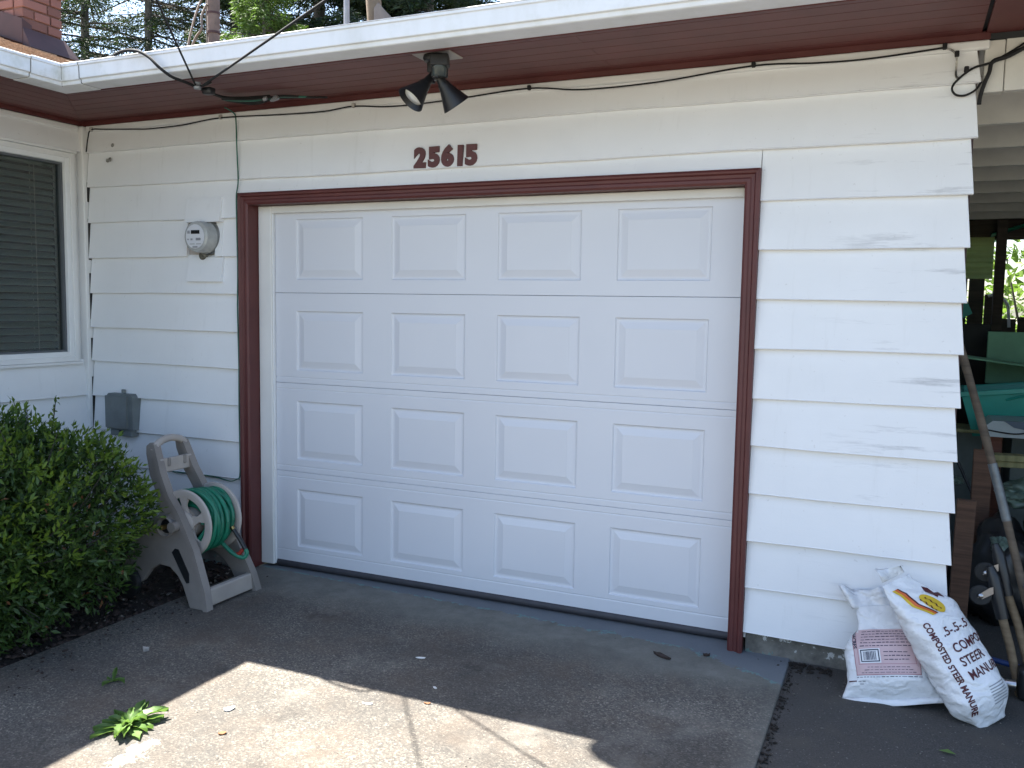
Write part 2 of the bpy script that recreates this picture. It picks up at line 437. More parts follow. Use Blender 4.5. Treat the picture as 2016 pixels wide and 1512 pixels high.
# ------------------------------------------------------------------ ground
def sheet(name, x0,x1,y0,y1,z,mat,nx=2,ny=2,amp=0,**k):
    vs=[];fs=[]
    for j in range(ny+1):
        for i in range(nx+1):
            vs.append((x0+(x1-x0)*i/nx, y0+(y1-y0)*j/ny, z+(random.uniform(-amp,amp) if amp else 0)))
    for j in range(ny):
        for i in range(nx):
            a=j*(nx+1)+i; fs.append((a,a+1,a+nx+2,a+nx+1))
    m=MB(); m.add(vs,fs); return m.build(name,mat,None,180 if amp else None,False,**k)
G=-.06
sheet('ground',-400,400,-400,400,-.125,MATS['grass'],kind='structure')
sheet('asphalt_ground',2.70,16,-14,7,-.072,MATS['asphalt'],120,140,.004,kind='structure')
sheet('garden_bed',-1.45,-.10,-9,.02,-.075,MATS['soil'],40,200,.016,kind='structure')
m=MB()
m.rbox(-.15,2.745,-14,.40,-.22,G,.006,2); m.build('driveway_slab',MATS['concrete'],kind='structure')

# ------------------------------------------------------------------ house
house=empty('house',(0,0,0),label='white lap-sided house with maroon trim and attached garage',cat='house')
WHITE=MATS['siding_paint']; RED=MATS['maroon_paint']
def lap(x0,x1,zb,zt,M=None,seed=0,slant=0):
    """one lap board: wedge section, butt edge proud at the bottom, slightly wavy"""
    rnd=random.Random(seed); L=x1-x0; n=max(1,int(L/.22)); m=MB()
    prof=[(-.004,zt+.012),(-.0085,zt),(-.0285,zb+.005),(-.0305,zb+.002),(-.0285,zb),(-.004,zb)]
    ph=[rnd.uniform(0,6.28) for _ in range(4)]
    vs=[]
    for i in range(n+1):
        x=x0+L*i/n
        dz=.0026*math.sin(x*1.7+ph[0])+.0018*math.sin(x*4.9+ph[1])+.0008*math.sin(x*13+ph[3]); dy=.0026*math.sin(x*2.3+ph[2])+.0016*math.sin(x*6.1+ph[3])
        for k,(y,z) in enumerate(prof):
            low = 1 if k in (2,3,4,5) else .3
            yy = y+(dy*low if k not in(0,5) else 0)
            xx=x-(slant*(1 if k<2 else .12 if k==2 else 0) if i==n else 0)
            v=Vector((xx,yy,z+dz*low)); vs.append(M@v if M is not None else v)
    p=len(prof)
    fs=[(i*p+k,i*p+(k+1)%p,(i+1)*p+(k+1)%p,(i+1)*p+k) for i in range(n) for k in range(p)]
    fs+=[tuple(range(p)),tuple(range(n*p+p-1,n*p-1,-1))]
    m.add(vs,fs); return m
ZB=[2.298-.2064*k for k in range(12)]
CL,CR,CT=-.219,2.545,2.018      # outer edges of the door casing
XL,XR=-1.368,3.337
for k in range(12):
    zb=ZB[k]; zt=ZB[k-1] if k else 2.42
    if zb>=CT:
        segs=[(XL,XR)]
        if k==0: segs=[(XL,.62),(.6195,XR)]
    elif zt>CT:   # the course cut by the casing head
        lap(CL+.002,CR-.002,CT-.004,zt,seed=90+k).build('siding_board',WHITE,house)
        segs=[(XL,CL),(CR,XR)]
    else: segs=[(XL,CL),(CR,XR)]
    for (a,b) in segs:
        if b==CL and k in (2,3):      # notch around the electric meter
            if k==3:
                lap(a,-.600,zb,zt,seed=k).build('siding_board',WHITE,house); lap(-.345,b,zb,zt,seed=k+40).build('siding_board',WHITE,house); continue
        jit=0 if b!=XR else random.uniform(-.003,.003)
        lap(a+.001,b+jit,zb,zt,seed=k*3+int(a*10),slant=.020 if b==XR else 0).build('siding_board',WHITE,house)
m=MB(); m.rbox(XL,3.36,-.030,-.002,2.418,2.452,.008,3); m.build('frieze_strip',MATS['trim_white'],house)
m=MB(); m.box(-1.43,CL+.05,.0,.10,-.05,2.5); m.box(CR-.05,3.318,.0,.10,.0,2.5); m.box(CL+.05,CR-.05,.0,.10,CT-.05,2.5)
m.box(3.22,3.318,.10,6.2,-.1,2.5)
m.build('wall',MATS['trim_white'],house)
m=MB(); m.box(CR+.01,3.31,-.004,.12,-.3,.03); m.build('foundation',MATS['foundation'],house)
m=MB(); m.box(-1.43,CL-.01,-.004,.12,-.3,.03); m.build('foundation',MATS['foundation'],house)
m=MB(); m.rbox(3.297,3.325,-.003,.03,.0,2.44,.004,1); m.build('corner_board',MATS['flashing_maroon'],house)
# inside corner post
m=MB(); m.rbox(-1.432,-1.374,-.048,.0,-.05,2.45,.006,2); m.build('corner_post',MATS['trim_white'],house)

for z0,z1,wd in ((.60,1.02,.003),(1.06,1.22,.003),(1.30,1.62,.004),(1.66,1.93,.006),(2.0,2.14,.004)):
    m=MB(); m.add([(-1.375,-.024,z0),(-1.375,-.024,z1),(-1.375+wd,-.024,(z0*.4+z1*.6)),(-1.375+wd*.7,-.024,z0+.03),(-1.375,-.001,z0),(-1.375,-.001,z1),(-1.375+wd,-.001,(z0*.4+z1*.6)),(-1.375+wd*.7,-.001,z0+.03)],[(0,1,2,3),(4,7,6,5),(0,4,5,1),(1,5,6,2),(2,6,7,3),(3,7,4,0)]); m.build('caulk_gap',MATS['black_rubber'],house)
# door casing, jamb and stops -------------------------------------------------
OW=.064
pr=[(0,.0),(0,-.040),(.010,-.046),(.018,-.044),(.024,-.034),(.036,-.032),(.042,-.036),(.054,-.036),(OW,-.030),(OW,.0)]   # (across, y)
def cas_piece(kind):
    m=MB(); vs=[]
    for (a,y) in pr:
        if kind=='l': vs += [(CL+a,y,-.06),(CL+a,y,CT-a)]
        if kind=='r': vs += [(CR-a,y,-.06),(CR-a,y,CT-a)]
        if kind=='t': vs += [(CL+a,y,CT-a),(CR-a,y,CT-a)]
    n=len(pr); fs=[(2*i,2*((i+1)%n),2*((i+1)%n)+1,2*i+1) for i in range(n)]
    fs += [tuple(2*i for i in range(n)),tuple(2*i+1 for i in range(n-1,-1,-1))]
    m.add(vs,fs); return m
for kd in 'lrt': cas_piece(kd).build('door_casing',RED,house)
JX0,JX1,JT=CL+OW,CR-OW,CT-OW
m=MB(); m.box(JX0-.018,JX0-.001,.0005,.135,-.06,JT+.018); m.build('door_jamb',RED,house)
m=MB(); m.box(JX1+.001,JX1+.018,.0005,.135,-.06,JT+.018); m.build('door_jamb',RED,house)
m=MB(); m.box(JX0,JX1,.0005,.135,JT+.001,JT+.018); m.build('door_jamb',RED,house)
SW=MATS['stop_white']
def stop(x0,x1,z0,z1):
    m=MB(); m.rbox(x0,x1,.050,.0765,z0,z1,.005,2); m.build('door_stop',SW,house)
stop(JX0+.001,-.066,-.045,JT-.001); stop(2.468,JX1-.001,-.045,JT-.001); stop(-.066,2.468,1.914,JT-.001)
m=MB(); m.box(-.0655,-.060,.060,.075,-.04,1.9135); m.build('weather_strip',MATS['vinyl_white'],house)

# garage door -----------------------------------------------------------------
gdoor=empty('garage_door'); gdoor.parent=house; gdoor['label']='white raised-panel sectional garage door'
DX0,DX1,DY=-.085,2.49,.078; SH=.495
PX=[.08+.606*i for i in range(4)]; PW=.431; PZ0,PH=.07,.326
def section(r):
    z0=SH*r+(.0 if r else -.018); z1=SH*(r+1)-.0035; m=MB()
    if r==3: z1=1.93
    xs=[DX0]+[v for x in PX for v in (x,x+PW)]+[DX1]
    zz0,zz1=SH*r+PZ0,SH*r+PZ0+PH
    rb=[]
    zs=[z0]
    # horizontal ribs near the meeting rails
    ribs=[]
    if r>0: ribs.append(SH*r+.030)
    if r<3: ribs.append(SH*(r+1)-.034)
    if r==0: ribs=[.045,SH-.034]
    if r==3: ribs=[]
    if r==2: ribs=[SH*r+.030]
    zs=sorted([z0,z1,zz0,zz1]+[q for c in ribs for q in (c-.005,c,c+.005)])
    idx={}
    for j,z in enumerate(zs):
        y=DY+(.0017 if z in ribs else 0)
        if z==z1 or (z==z0): y=DY
        for i,x in enumerate(xs): idx[i,j]=len(m.v); m.v.append((x,y,z))
    for j in range(len(zs)-1):
        for i in range(len(xs)-1):
            hole = (i%2==1) and zs[j]>=zz0-1e-6 and zs[j+1]<=zz1+1e-6
            if not hole: m.f.append((idx[i,j],idx[i+1,j],idx[i+1,j+1],idx[i,j+1]))
    # rolled top and bottom edges going back
    a=len(m.v); m.v += [(DX0,DY+.004,z1+.002),(DX1,DY+.004,z1+.002),(DX0,DY+.04,z1+.002),(DX1,DY+.04,z1+.002)]
    m.f += [(idx[0,len(zs)-1],idx[len(xs)-1,len(zs)-1],a+1,a),(a,a+1,a+3,a+2)]
    a=len(m.v); m.v += [(DX0,DY+.04,z0),(DX1,DY+.04,z0)]
    m.f.append((idx[0,0],idx[len(xs)-1,0],a+1,a))
    return m.build('door_section',MATS['door_paint'],gdoor)
for r in range(4): section(r)
pm=MB()
rings=[(0,0),(.005,.0068),(.011,.0084),(.019,.0078),(.024,.0062),(.047,.0005),(.050,-.0005)]
vs=[]
for d,dy in rings: vs += [(d,dy,d),(PW-d,dy,d),(PW-d,dy,PH-d),(d,dy,PH-d)]
fs=[]
for i in range(len(rings)-1):
    for k in range(4): fs.append((i*4+k,i*4+(k+1)%4,(i+1)*4+(k+1)%4,(i+1)*4+k))
n=(len(rings)-1)*4; fs.append((n,n+1,n+2,n+3)); pm.add(vs,fs)
p0=pm.build('raised_panel',MATS['door_paint'],gdoor,None,False)
p0.location=(PX[0],DY,PZ0)
for r in range(4):
    for c in range(4):
        if r==0 and c==0: continue
        o=p0.copy(); COL.objects.link(o); o.parent=gdoor; o.location=(PX[c],DY,SH*r+PZ0)
m=MB(); m.tube([(-.07,.088,-.036),(2.47,.088,-.036)],.021,10); m.box(-.07,2.47,.080,.11,-.03,-.016); m.build('bottom_seal',MATS['seal_rubber'],gdoor,60)
m=MB(); m.box(DX0-.3,DX1+.3,.16,.2,-.05,2.4); m.build('garage_interior',MATS['dark_room'],house)

# left wing -------------------------------------------------------------------
WX=-1.43
RZ=Matrix.Rotation(math.radians(90),4,'Z')           # local x -> world y, local -y -> world +x
RZ=Matrix.Translation((WX+.012,0,0))@RZ
WY0,WY1=-3.2,-.048
win_y0,win_y1,win_z0,win_z1=-1.62,-.082,1.060,2.285
for k in range(12):
    zb=ZB[k]; zt=ZB[k-1] if k else 2.42
    if zb>win_z0-.03 and zt<2.33 and zb<win_z1:
        segs=[(WY0,win_y0)]
    else: segs=[(WY0,WY1)]
    if k==6: zt=win_z0-.0; 
    if k==0: zb=2.298
    for a,b in segs: lap(a,b,zb,zt,M=RZ,seed=200+k).build('siding_board',WHITE,house)
m=MB(); m.rbox(WX-.0,WX+.034,WY0,-.05,2.418,2.452,.008,2); m.build('frieze_strip',MATS['trim_white'],house)
m=MB(); m.box(WX-.12,WX,WY0,win_y0+.03,-.1,2.5); m.box(WX-.12,WX,win_y1-.03,.1,-.1,2.5); m.box(WX-.12,WX,win_y0+.03,win_y1-.03,-.1,win_z0+.03); m.box(WX-.12,WX,win_y0+.03,win_y1-.03,win_z1-.03,2.5)
m.build('wall',MATS['trim_white'],house)
win=empty('window'); win.parent=house; win['label']='wide window with white frame beside the garage corner'
def frame_rect(y0,y1,z0,z1,w,x0,x1,mat,name,b=.004):
    m=MB()
    m.rbox(x0,x1,y0,y0+w,z0,z1,b,2); m.rbox(x0,x1,y1-w,y1,z0,z1,b,2)
    m.rbox(x0,x1-.001,y0+w-.001,y1-w+.001,z0,z0+w,b,2); m.rbox(x0,x1-.001,y0+w-.001,y1-w+.001,z1-w,z1,b,2)
    return m.build(name,mat,win)
frame_rect(win_y0,win_y1,win_z0,win_z1,.030,WX+.002,WX+.030,MATS['trim_white'],'window_casing')
frame_rect(win_y0+.028,win_y1-.028,win_z0+.028,win_z1-.028,.030,WX-.03,WX+.020,MATS['vinyl_white'],'window_frame')
frame_rect(win_y0+.056,win_y1-.056,win_z0+.056,win_z1-.056,.014,WX-.05,WX-.004,MATS['sash_grey'],'window_sash',.002)
m=MB(); m.rbox(WX,WX+.042,win_y0-.01,win_y1+.008,win_z1+.001,win_z1+.014,.003,2); m.build('head_drip',MATS['trim_white'],win)
m=MB(); m.rbox(WX,WX+.046,win_y0-.01,win_y1+.008,win_z0-.018,win_z0-.001,.004,2); m.build('window_sill',MATS['trim_white'],win)
m=MB(); m.box(WX-.030,WX-.026,win_y0+.06,win_y1-.06,win_z0+.06,win_z1-.06); m.build('window_pane',MATS['window_glass'],win)
m=MB(); m.box(-3.2,-3.15,WY0,0,0,2.45); m.box(-3.2,WX-.15,WY0-.02,WY0,0,2.45); m.box(-3.2,WX-.15,0,.03,0,2.45); m.box(-3.2,WX-.12,WY0,.02,-.1,0); m.box(-3.2,WX-.12,WY0,.02,2.45,2.5); m.build('room_interior',MATS['dark_room'],house)
blind=empty('window_blind',(WX-.075,-.85,2.2),label='dark horizontal slatted blind hanging behind the window glass',cat='blind')
sm=MB()
sm.add([(x,y,z+d) for y in (-.70,.70) for d in (0,.0012) for x,z in [(-.021,.015),(-.007,.006),(.007,-.006),(.021,-.016)]],
       [(0,1,9,8),(1,2,10,9),(2,3,11,10),(4,5,13,12),(5,6,14,13),(6,7,15,14),(0,4,12,8),(3,7,15,11),(0,1,5,4),(1,2,6,5),(2,3,7,6),(8,9,13,12),(9,10,14,13),(10,11,15,14)])
sl=sm.build('slat',MATS['blind_slat'],blind,60); sl.location=(0,0,-.03)
for i in range(1,27):
    o=sl.copy(); COL.objects.link(o); o.parent=blind; o.location=(0,random.uniform(-.003,.003),-.03-.0405*i); o.rotation_euler=(random.uniform(-.003,.003),random.uniform(-.06,.06),0)
m=MB(); m.rbox(-.02,.02,-.70,.70,.0,.03,.003,1); m.build('head_rail',MATS['blind_slat'],blind)
for y in (.18,.56,-.3): 
    m=MB(); m.tube([(.024,y,0),(.024,y,-1.09)],.0018,5); m.tube([(-.024,y+.008,0),(-.024,y+.008,-1.09)],.0016,5); m.build('ladder_cord',MATS['plate_white'],blind)

# eaves -----------------------------------------------------------------------
SZ=2.478; FY=-.625; FX=WX+.625+.02
m=MB(); m.rbox(-1.40,3.36,-.024,-.0,2.453,2.486,.004,1); m.build('red_frieze',RED,house)
m=MB(); m.rbox(WX,WX+.036,-3.2,-.02,2.454,2.486,.004,1); m.build('red_frieze',RED,house)
bw=.0895
for i in range(7):
    y1=-.0-bw*i; y0=y1-bw+.004
    xs1=WX-y1; xs0=WX-y0
    m=MB()
    cuts=[(None,1.9 if i%2 else .55),(1.9 if i%2 else .55,3.33)]
    for a,b in cuts:
        mm=MB(); 
        A0=(xs0+.002,y0) if a is None else (a+.001,y0); A1=(xs1+.002,y1) if a is None else (a+.001,y1)
        mm.prism([A0,(b-.001,y0),(b-.001,y1),A1],SZ,SZ+.016,'z'); mm.build('soffit_board',MATS['soffit_paint'],house)
    x0=WX+bw*i; x1=x0+bw-.004
    mm=MB(); mm.prism([(x0,-3.6),(x1,-3.6),(x1,WX-x1-.002),(x0,WX-x0-.002)],SZ,SZ+.016,'z'); mm.build('soffit_board',MATS['soffit_paint'],house)
m=MB(); m.box(-1.5,5.0,-.65,.2,SZ+.0165,SZ+.03); m.box(-2.0,-.80,-3.6,-.0,SZ+.0165,SZ+.031); m.build('soffit_backing',MATS['dark_room'],house)
# carport soffit, boards running front to back
for i in range(9):
    x0=3.345+.125*i
    m=MB(); m.box(x0,x0+.120,FY,-.005,SZ-.002,SZ+.014); m.build('soffit_board',MATS['soffit_paint'],house)
m=MB(); m.rbox(FX,5.2,FY-.022,FY,2.452,2.545,.003,1); m.build('fascia_board',RED,house)
m=MB(); m.rbox(FX,FX+.022,-3.6,FY-.0225,2.452,2.545,.003,1); m.build('fascia_board',RED,house)
# K-style gutters: section (out from fascia, z)
gp=[(0,2.545),(0,2.457),(.002,2.455),(.108,2.455),(.113,2.458),(.115,2.463),(.115,2.473),(.118,2.4755),(.124,2.4765),(.1255,2.479),(.127,2.534),(.132,2.538),(.132,2.5475),(.128,2.551),(.120,2.551),(.118,2.547),(.117,2.490),(.106,2.463),(.004,2.461),(.004,2.545)]
gf0=FY-.024
def gut_main(xend):
    m=MB(); n=len(gp); L=[]
    X0=FX+.024
    for a,z in gp: L.append((X0+a,gf0-a,z))
    Rr=[(xend,gf0-a,z) for a,z in gp]
    m.add(L+Rr,[(i,(i+1)%n,n+(i+1)%n,n+i) for i in range(n)]+[tuple(range(n-1,-1,-1)),tuple(range(n,2*n))]); return m
def gut_wing(yend):
    m=MB(); n=len(gp); X0=FX+.024
    L=[(X0+a,gf0-a,z) for a,z in gp]; Rr=[(X0+a,yend,z) for a,z in gp]
    m.add(L+Rr,[(i,(i+1)%n,n+(i+1)%n,n+i) for i in range(n)]+[tuple(range(n-1,-1,-1)),tuple(range(n,2*n))]); return m
GM=MATS['gutter_enamel']
g1=gut_main(5.2).build('gutter',GM,house,22); g2=gut_wing(-3.6).build('gutter',GM,house,22)
# corner mitre sleeve pieces, a hair proud of the gutter
def sleeve(main,a0,a1):
    m=MB(); off=.0036
    pts=[(a+ (off if a>.05 else 0), z-(off if z<2.478 else 0)+(off if z>2.54 else 0)) for a,z in gp[2:14]]
    X0=FX+.024
    if main: L=[(X0+a+a0-.0,gf0-a,z) for a,z in pts]; Rr=[(X0+.127+a1,gf0-a,z) for a,z in pts]
    else: L=[(X0+a,gf0-a-a0,z) for a,z in pts]; Rr=[(X0+a,gf0-.127-a1,z) for a,z in pts]
    n=len(pts); m.add(L+Rr,[(i,i+1,n+i+1,n+i) for i in range(n-1)])
    # return edges and a dark line of sealant at the seam
    end=Rr if main else Rr
    base=[(x,y,z) for (x,y,z) in end]
    inn=[]
    for (x,y,z),(a,zz) in zip(end,pts):
        inn.append((x,y+.004*(a>.05),z+.004*(zz<2.478)) if main else (x-.004*(a>.05),y,z+.004*(zz<2.478)))
    m.add(base+inn,[(i,i+1,n+i+1,n+i) for i in range(n-1)]); return m
def sealant(main,d,par):
    m=MB(); X0=FX+.024; pts=gp[2:14]; o=.0012
    if main: L=[(X0+.127+d,gf0-a-o,z-(o if z<2.478 else 0)) for a,z in pts]; Rr=[(x+.003,y,z) for x,y,z in L]
    else: L=[(X0+a+o,gf0-.127-d,z-(o if z<2.478 else 0)) for a,z in pts]; Rr=[(x,y-.003,z) for x,y,z in L]
    n=len(L); m.add(L+Rr,[(i,i+1,n+i+1,n+i) for i in range(n-1)]); m.build('sealant_line',MATS['black_rubber'],par)
sealant(True,.117,g1); sealant(False,.162,g2)
m=MB(); X0=FX+.024
m.tube([(X0+a+.003,gf0-a-.003,z-(.003 if z<2.47 else 0)) for a,z in gp[3:13]],.0018,5); m.build('sealant_line',MATS['black_rubber'],g1)
sleeve(True,.0,.115).build('gutter_mitre',GM,g1,35); sleeve(False,.0,.16).build('gutter_mitre',GM,g2,35)
m=MB(); m.rbox(FX+.165,5.2,gf0-.1335,gf0-.119,2.548,2.5535,.002,1); m.build('gutter_lip',MATS['gutter_lip'],g1)
# roofs
def slab(poly, name, mat, th=.03):
    m=MB(); n=len(poly); m.add([(x,y,z) for x,y,z in poly]+[(x,y,z-th) for x,y,z in poly],[tuple(range(n)),tuple(range(2*n-1,n-1,-1))]+[(i,(i+1)%n,n+(i+1)%n,n+i) for i in range(n)])
    return m.build(name,mat,house)
zm=lambda y: 2.575+.285*(y+.70)
zw=lambda x: 2.560+.335*(FX+.06-x)
xe=FX+.06
slab([(-4.5,-.685,zm(-.685)),(5.2,-.685,zm(-.685)),(5.2,4,zm(4)),(-4.5,4,zm(4))],'roof',MATS['roof_felt'])
slab([(5.2,4.01,zm(4)),(5.2,7.0,zm(4)-.85),(-4.5,7.0,zm(4)-.85),(-4.5,4.01,zm(4))],'roof',MATS['roof_felt'])
wr=[(xe,-3.6),(xe,-.66),(-2.42,.78),(-2.70,.93),(-3.15,1.0),(-3.15,-3.6)]
roofw=slab([(x,y,zw(x)) for x,y in wr],'roof',MATS['shingle_granules'],.03)
slab([(-3.16,-3.6,zw(-3.15)),(-3.16,1.0,zw(-3.15)),(-6.5,1.0,zw(-3.15)-.9),(-6.5,-3.6,zw(-3.15)-.9)],'roof',MATS['roof_felt'])
# shingle courses on the visible slope
m=MB(); rnd=random.Random(3)
def inside(x,y):
    c=False; n=len(wr)
    for i in range(n):
        x1,y1=wr[i];x2,y2=wr[(i+1)%n]
        if (y1>y)!=(y2>y) and x<(x2-x1)*(y-y1)/(y2-y1)+x1: c=not c
    return c
x=xe+.01; row=0
while x>-3.0:
    y=-3.6+rnd.uniform(0,.2)
    while y<1.0:
        w=.305
        if inside(x-.08,y+w*.5) and inside(x-.08,y+w-.03) and not(-3.0<x-.07<-2.58 and .5<y+w*.5<.95):
            h=.008+rnd.uniform(0,.004); xa,xb=x+rnd.uniform(-.006,.006),x-.145
            za,zb=zw(xa),zw(xb)
            m.add([(xa,y,za+.001),(xa,y+w-.006,za+.001),(xa,y+w-.006,za+h),(xa,y,za+h),(xb,y,zb+.002),(xb,y+w-.006,zb+.002)],[(0,1,2,3),(3,2,5,4),(0,3,4),(1,5,2)])
        y+=w
    x-=.135; row+=1
m.build('shingle_course',MATS['shingle_granules'],roofw,kind='stuff')

# chimney ---------------------------------------------------------------------
CX,CY0,CY1=-2.60,.52,.835; CX0=-3.05
chim=MB(); chim.box(CX0+.012,CX-.012,CY0+.012,CY1-.012,2.7,3.62)
chimney=chim.build('chimney',MATS['mortar'],house)
bh,bl,bt=.0575,.195,.09
bm_=MB(); bm_.rbox(0,1,0,1,0,1,.06,1)
z=3.05; r=0; first=None
def brick(x0,x1,y0,y1,z0,z1):
    m=MB(); m.rbox(x0,x1,y0,y1,z0,z1,.004,1); m.build('brick',MATS['brick_red'],chimney)
while z<3.60:
    j=lambda: random.uniform(-.002,.003)
    if r%2==0:
        spx=[CY0,CY0+.20,CY1]; spy=[CX,CX-.095,CX-.295,CX0]
    else:
        spx=[CY0,CY0+.095,CY0+.225,CY1]; spy=[CX,CX-.2,CX-.40,CX0]
    for a,b in zip(spx[:-1],spx[1:]):
        brick(CX-.09,CX+j(),a+.005,b-.005 if b<CY1 else b,z,z+bh)      # +x face
    for a,b in zip(spy[:-1],spy[1:]):
        if a==CX: a=CX-.092
        if a-b>.02: brick(b+.005,a-.003,CY0+j(),CY0+.088,z,z+bh)      # -y face
    z+=bh+.011; r+=1
m=MB(); m.prism([(CX0-.02,3.60),(CX+.02,3.60),(CX-.03,3.63),(CX-.12,3.67),(CX0+.12,3.67),(CX0,3.63)],CY0-.02,CY1+.02,'y'); m.build('chimney_crown',MATS['mortar'],chimney)
# metal flashing at the foot of the chimney: stepped apron
m=MB()
zb=lambda x: zw(x)+.014
m.add([(CX+.012,CY0-.012,zb(CX)+.115),(CX+.012,CY1+.014,zb(CX)+.105),(CX+.10,CY1+.07,zb(CX+.10)),(CX+.10,CY0-.02,zb(CX+.10)),(CX+.012,CY1+.014,zb(CX)-.05),(CX+.012,CY0-.012,zb(CX)-.05)],[(0,1,2,3),(1,4,2),(0,3,5),(3,2,4,5),(0,5,4,1)])
m.build('chimney_flashing',MATS['flashing_maroon'],chimney)
m=MB()
m.add([(CX+.013,CY0-.014,zb(CX)+.17),(CX0,CY0-.014,zb(CX0)+.17),(CX0,CY0-.014,zb(CX0)),(CX+.013,CY0-.014,zb(CX)-.02),(CX0,CY0-.05,zb(CX0)),(CX+.06,CY0-.05,zb(CX+.04)),(CX+.014,CY0+.06,zb(CX)+.14),(CX+.014,CY0+.06,zb(CX)-.02)],[(0,1,2,3),(3,2,4,5),(0,3,7,6)])
m.build('step_flashing',MATS['flashing_maroon'],chimney,None,True)

# roof vent pipe (brown, banded) and mast with torn flashing --------------------
vent=empty('vent_pipe',(-.68,.30,zm(.30)),label='weathered brown banded vent pipe standing on the roof beyond the gutter',cat='vent pipe')
m=MB(); m.tube([(0,0,-.08),(0,0,.14),(0,0,.20),(.002,0,.42),(.004,0,.80)],[.033,.033,.036,.036,.036],14); m.build('pipe',MATS['vent_brown'],vent,40)
for z_ in (.14,.25,.36): 
    m=MB(); m.tube([(0,0,z_),(0,0,z_+.012)],.0385,14); m.build('band',MATS['flashing_maroon'],vent,40)
m=MB(); m.tube([(-.055,.02,-.08),(-.055,.02,.50),(-.05,.02,.8)],.016,8); m.build('side_pipe',MATS['twig_bark'],vent,60)
m=MB(); m.tube(smoothpath([(-.01,-.04,.30),(-.05,-.04,.24),(-.045,-.05,.16),(-.10,-.04,.12),(-.16,-.04,.02)]),.007,6); m.tube(smoothpath([(.03,-.04,.42),(-.06,-.05,.30),(-.13,-.05,.14),(-.17,-.05,.0)]),.006,6); m.build('strap',MATS['flashing_grey'],vent,60)

dishm=empty('antenna_mast',(.826,-.52,2.60),label='thin grey metal antenna pole rising straight up behind the gutter',cat='antenna')
m=MB(); m.tube([(0,0,0),(0,0,1.55)],.013,10); m.build('pole',MATS['pole_metal'],dishm,60)
m=MB(); m.rbox(-.04,.04,-.04,.04,-.01,.012,.003,1); m.build('foot_plate',MATS['pole_metal'],dishm)
Md=Matrix.Translation((-.366,-.06,1.46))@Euler((math.radians(60),0,math.radians(-15))).to_matrix().to_4x4()  # unseen dish, added and sized to shade the corner of the sunlit slab
m=MB(); m.lathe([(.001,0),(.10,.012),(.20,.045),(.31,.105),(.312,.102),(.20,.040),(.10,.007),(.001,-.006)],24,Md); m.build('dish',MATS['pole_metal'],dishm,60)
m=MB(); m.tube([Md@Vector((0,-.2,.05)),Md@Vector((0,-.1,.22))],.008,6); m.tube([Md@Vector((0,-.1,.20)),Md@Vector((0,-.06,.26))],.02,8); m.build('added_feed_arm',MATS['pole_metal'],dishm,60)
m=MB(); m.tube([(0,0,1.40),(-.18,.03,1.42),(-.34,-.02,1.45)],.012,8); m.build('added_side_arm',MATS['pole_metal'],dishm,60)  # added arm, holds the unseen dish where its shadow is wanted

post=empty('roof_post',(1.03,-.60,2.585),label='short weathered wooden post wrapped in torn grey flashing behind the gutter',cat='post')
m=MB(); m.tube([(0,0,-.02),(-.02,0,.18),(-.05,.0,.42)],[.034,.032,.030],10); m.build('post_shaft',MATS['weathered_wood'],post,50)
def flap(pts_a,pts_b,name):
    m=MB(); n=len(pts_a); vs=[]
    for off in (0,.004):
        vs+= [(x,y+off,z) for x,y,z in pts_a]+[(x,y+off,z) for x,y,z in pts_b]
    fs=[(i,i+1,n+i+1,n+i) for i in range(n-1)]+[(2*n+i,2*n+n+i,2*n+n+i+1,2*n+i+1) for i in range(n-1)]
    fs+=[(i,2*n+i,2*n+i+1,i+1) for i in range(n-1)]+[(n+i,n+i+1,3*n+i+1,3*n+i) for i in range(n-1)]
    m.add(vs,fs); m.build(name,MATS['flashing_grey'],post,60)
flap([(-.022,.03,.085),(-.045,.025,.075),(-.075,.025,.035),(-.13,.02,-.005)],[(-.012,.03,-.02),(-.04,.03,-.02),(-.07,.03,-.02),(-.13,.02,-.02)],'torn_flap')
flap([(.012,-.036,.07),(.035,-.04,.088),(.065,-.038,.055),(.12,-.03,-.002)],[(.012,-.036,-.02),(.035,-.04,-.02),(.065,-.038,-.02),(.12,-.03,-.02)],'torn_flap')

# carport structure -----------------------------------------------------------
car=empty('carport',(3.34,0,0),label='open carport with exposed white rafters beside the garage wall',cat='carport')
CW=MATS['ceiling_white']
def cbox(name,x0,x1,y0,y1,z0,z1,mat,b=.003,parent=car):
    m=MB(); m.rbox(x0-3.34,x1-3.34,y0,y1,z0,z1,b,1); return m.build(name,mat,parent)
cbox('header_beam',3.415,5.2,-.004,.04,2.265,2.474,CW)
cbox('beam_end',3.345,3.412,-.010,.04,2.262,2.452,CW)
cbox('top_plate',3.345,5.2,-.016,.03,2.4535,2.476,MATS['dark_room'],.001)
for i in range(1,9):
    cbox('rafter',3.34,5.2,.625*i,.625*i+.04,2.262,2.47,CW)
cbox('end_board',3.34,5.2,5.30,5.34,2.10,2.47,MATS['fence_wood'])
cbox('ceiling_deck',3.34,5.2,.05,5.6,2.471,2.5,CW)
cbox('corner_stud',3.83,3.91,5.0,5.08,-.1,2.26,MATS['fence_wood'])
cbox('corner_stud',5.0,5.1,.0,.1,-.1,2.26,CW)
cbox('side_wall',5.15,5.2,.0,6.8,-.1,2.26,MATS['fence_wood'])
fence=empty('plank_fence',(4.3,6.2,-.1),label='dark plank fence at the back of the carport',cat='fence')
x=-1.2; i=0
rnd=random.Random(11)
while x<1.6:
    w=.14; h=1.72+rnd.uniform(-.02,.02) if x<-.32 else 1.50+rnd.uniform(-.03,.03)
    m=MB(); m.rbox(x,x+w,0,.02,0,h+(.22 if x<-.45 else 0),.003,1); m.build('plank',MATS['fence_wood'],fence); x+=w+(.008 if i%3 else .014); i+=1
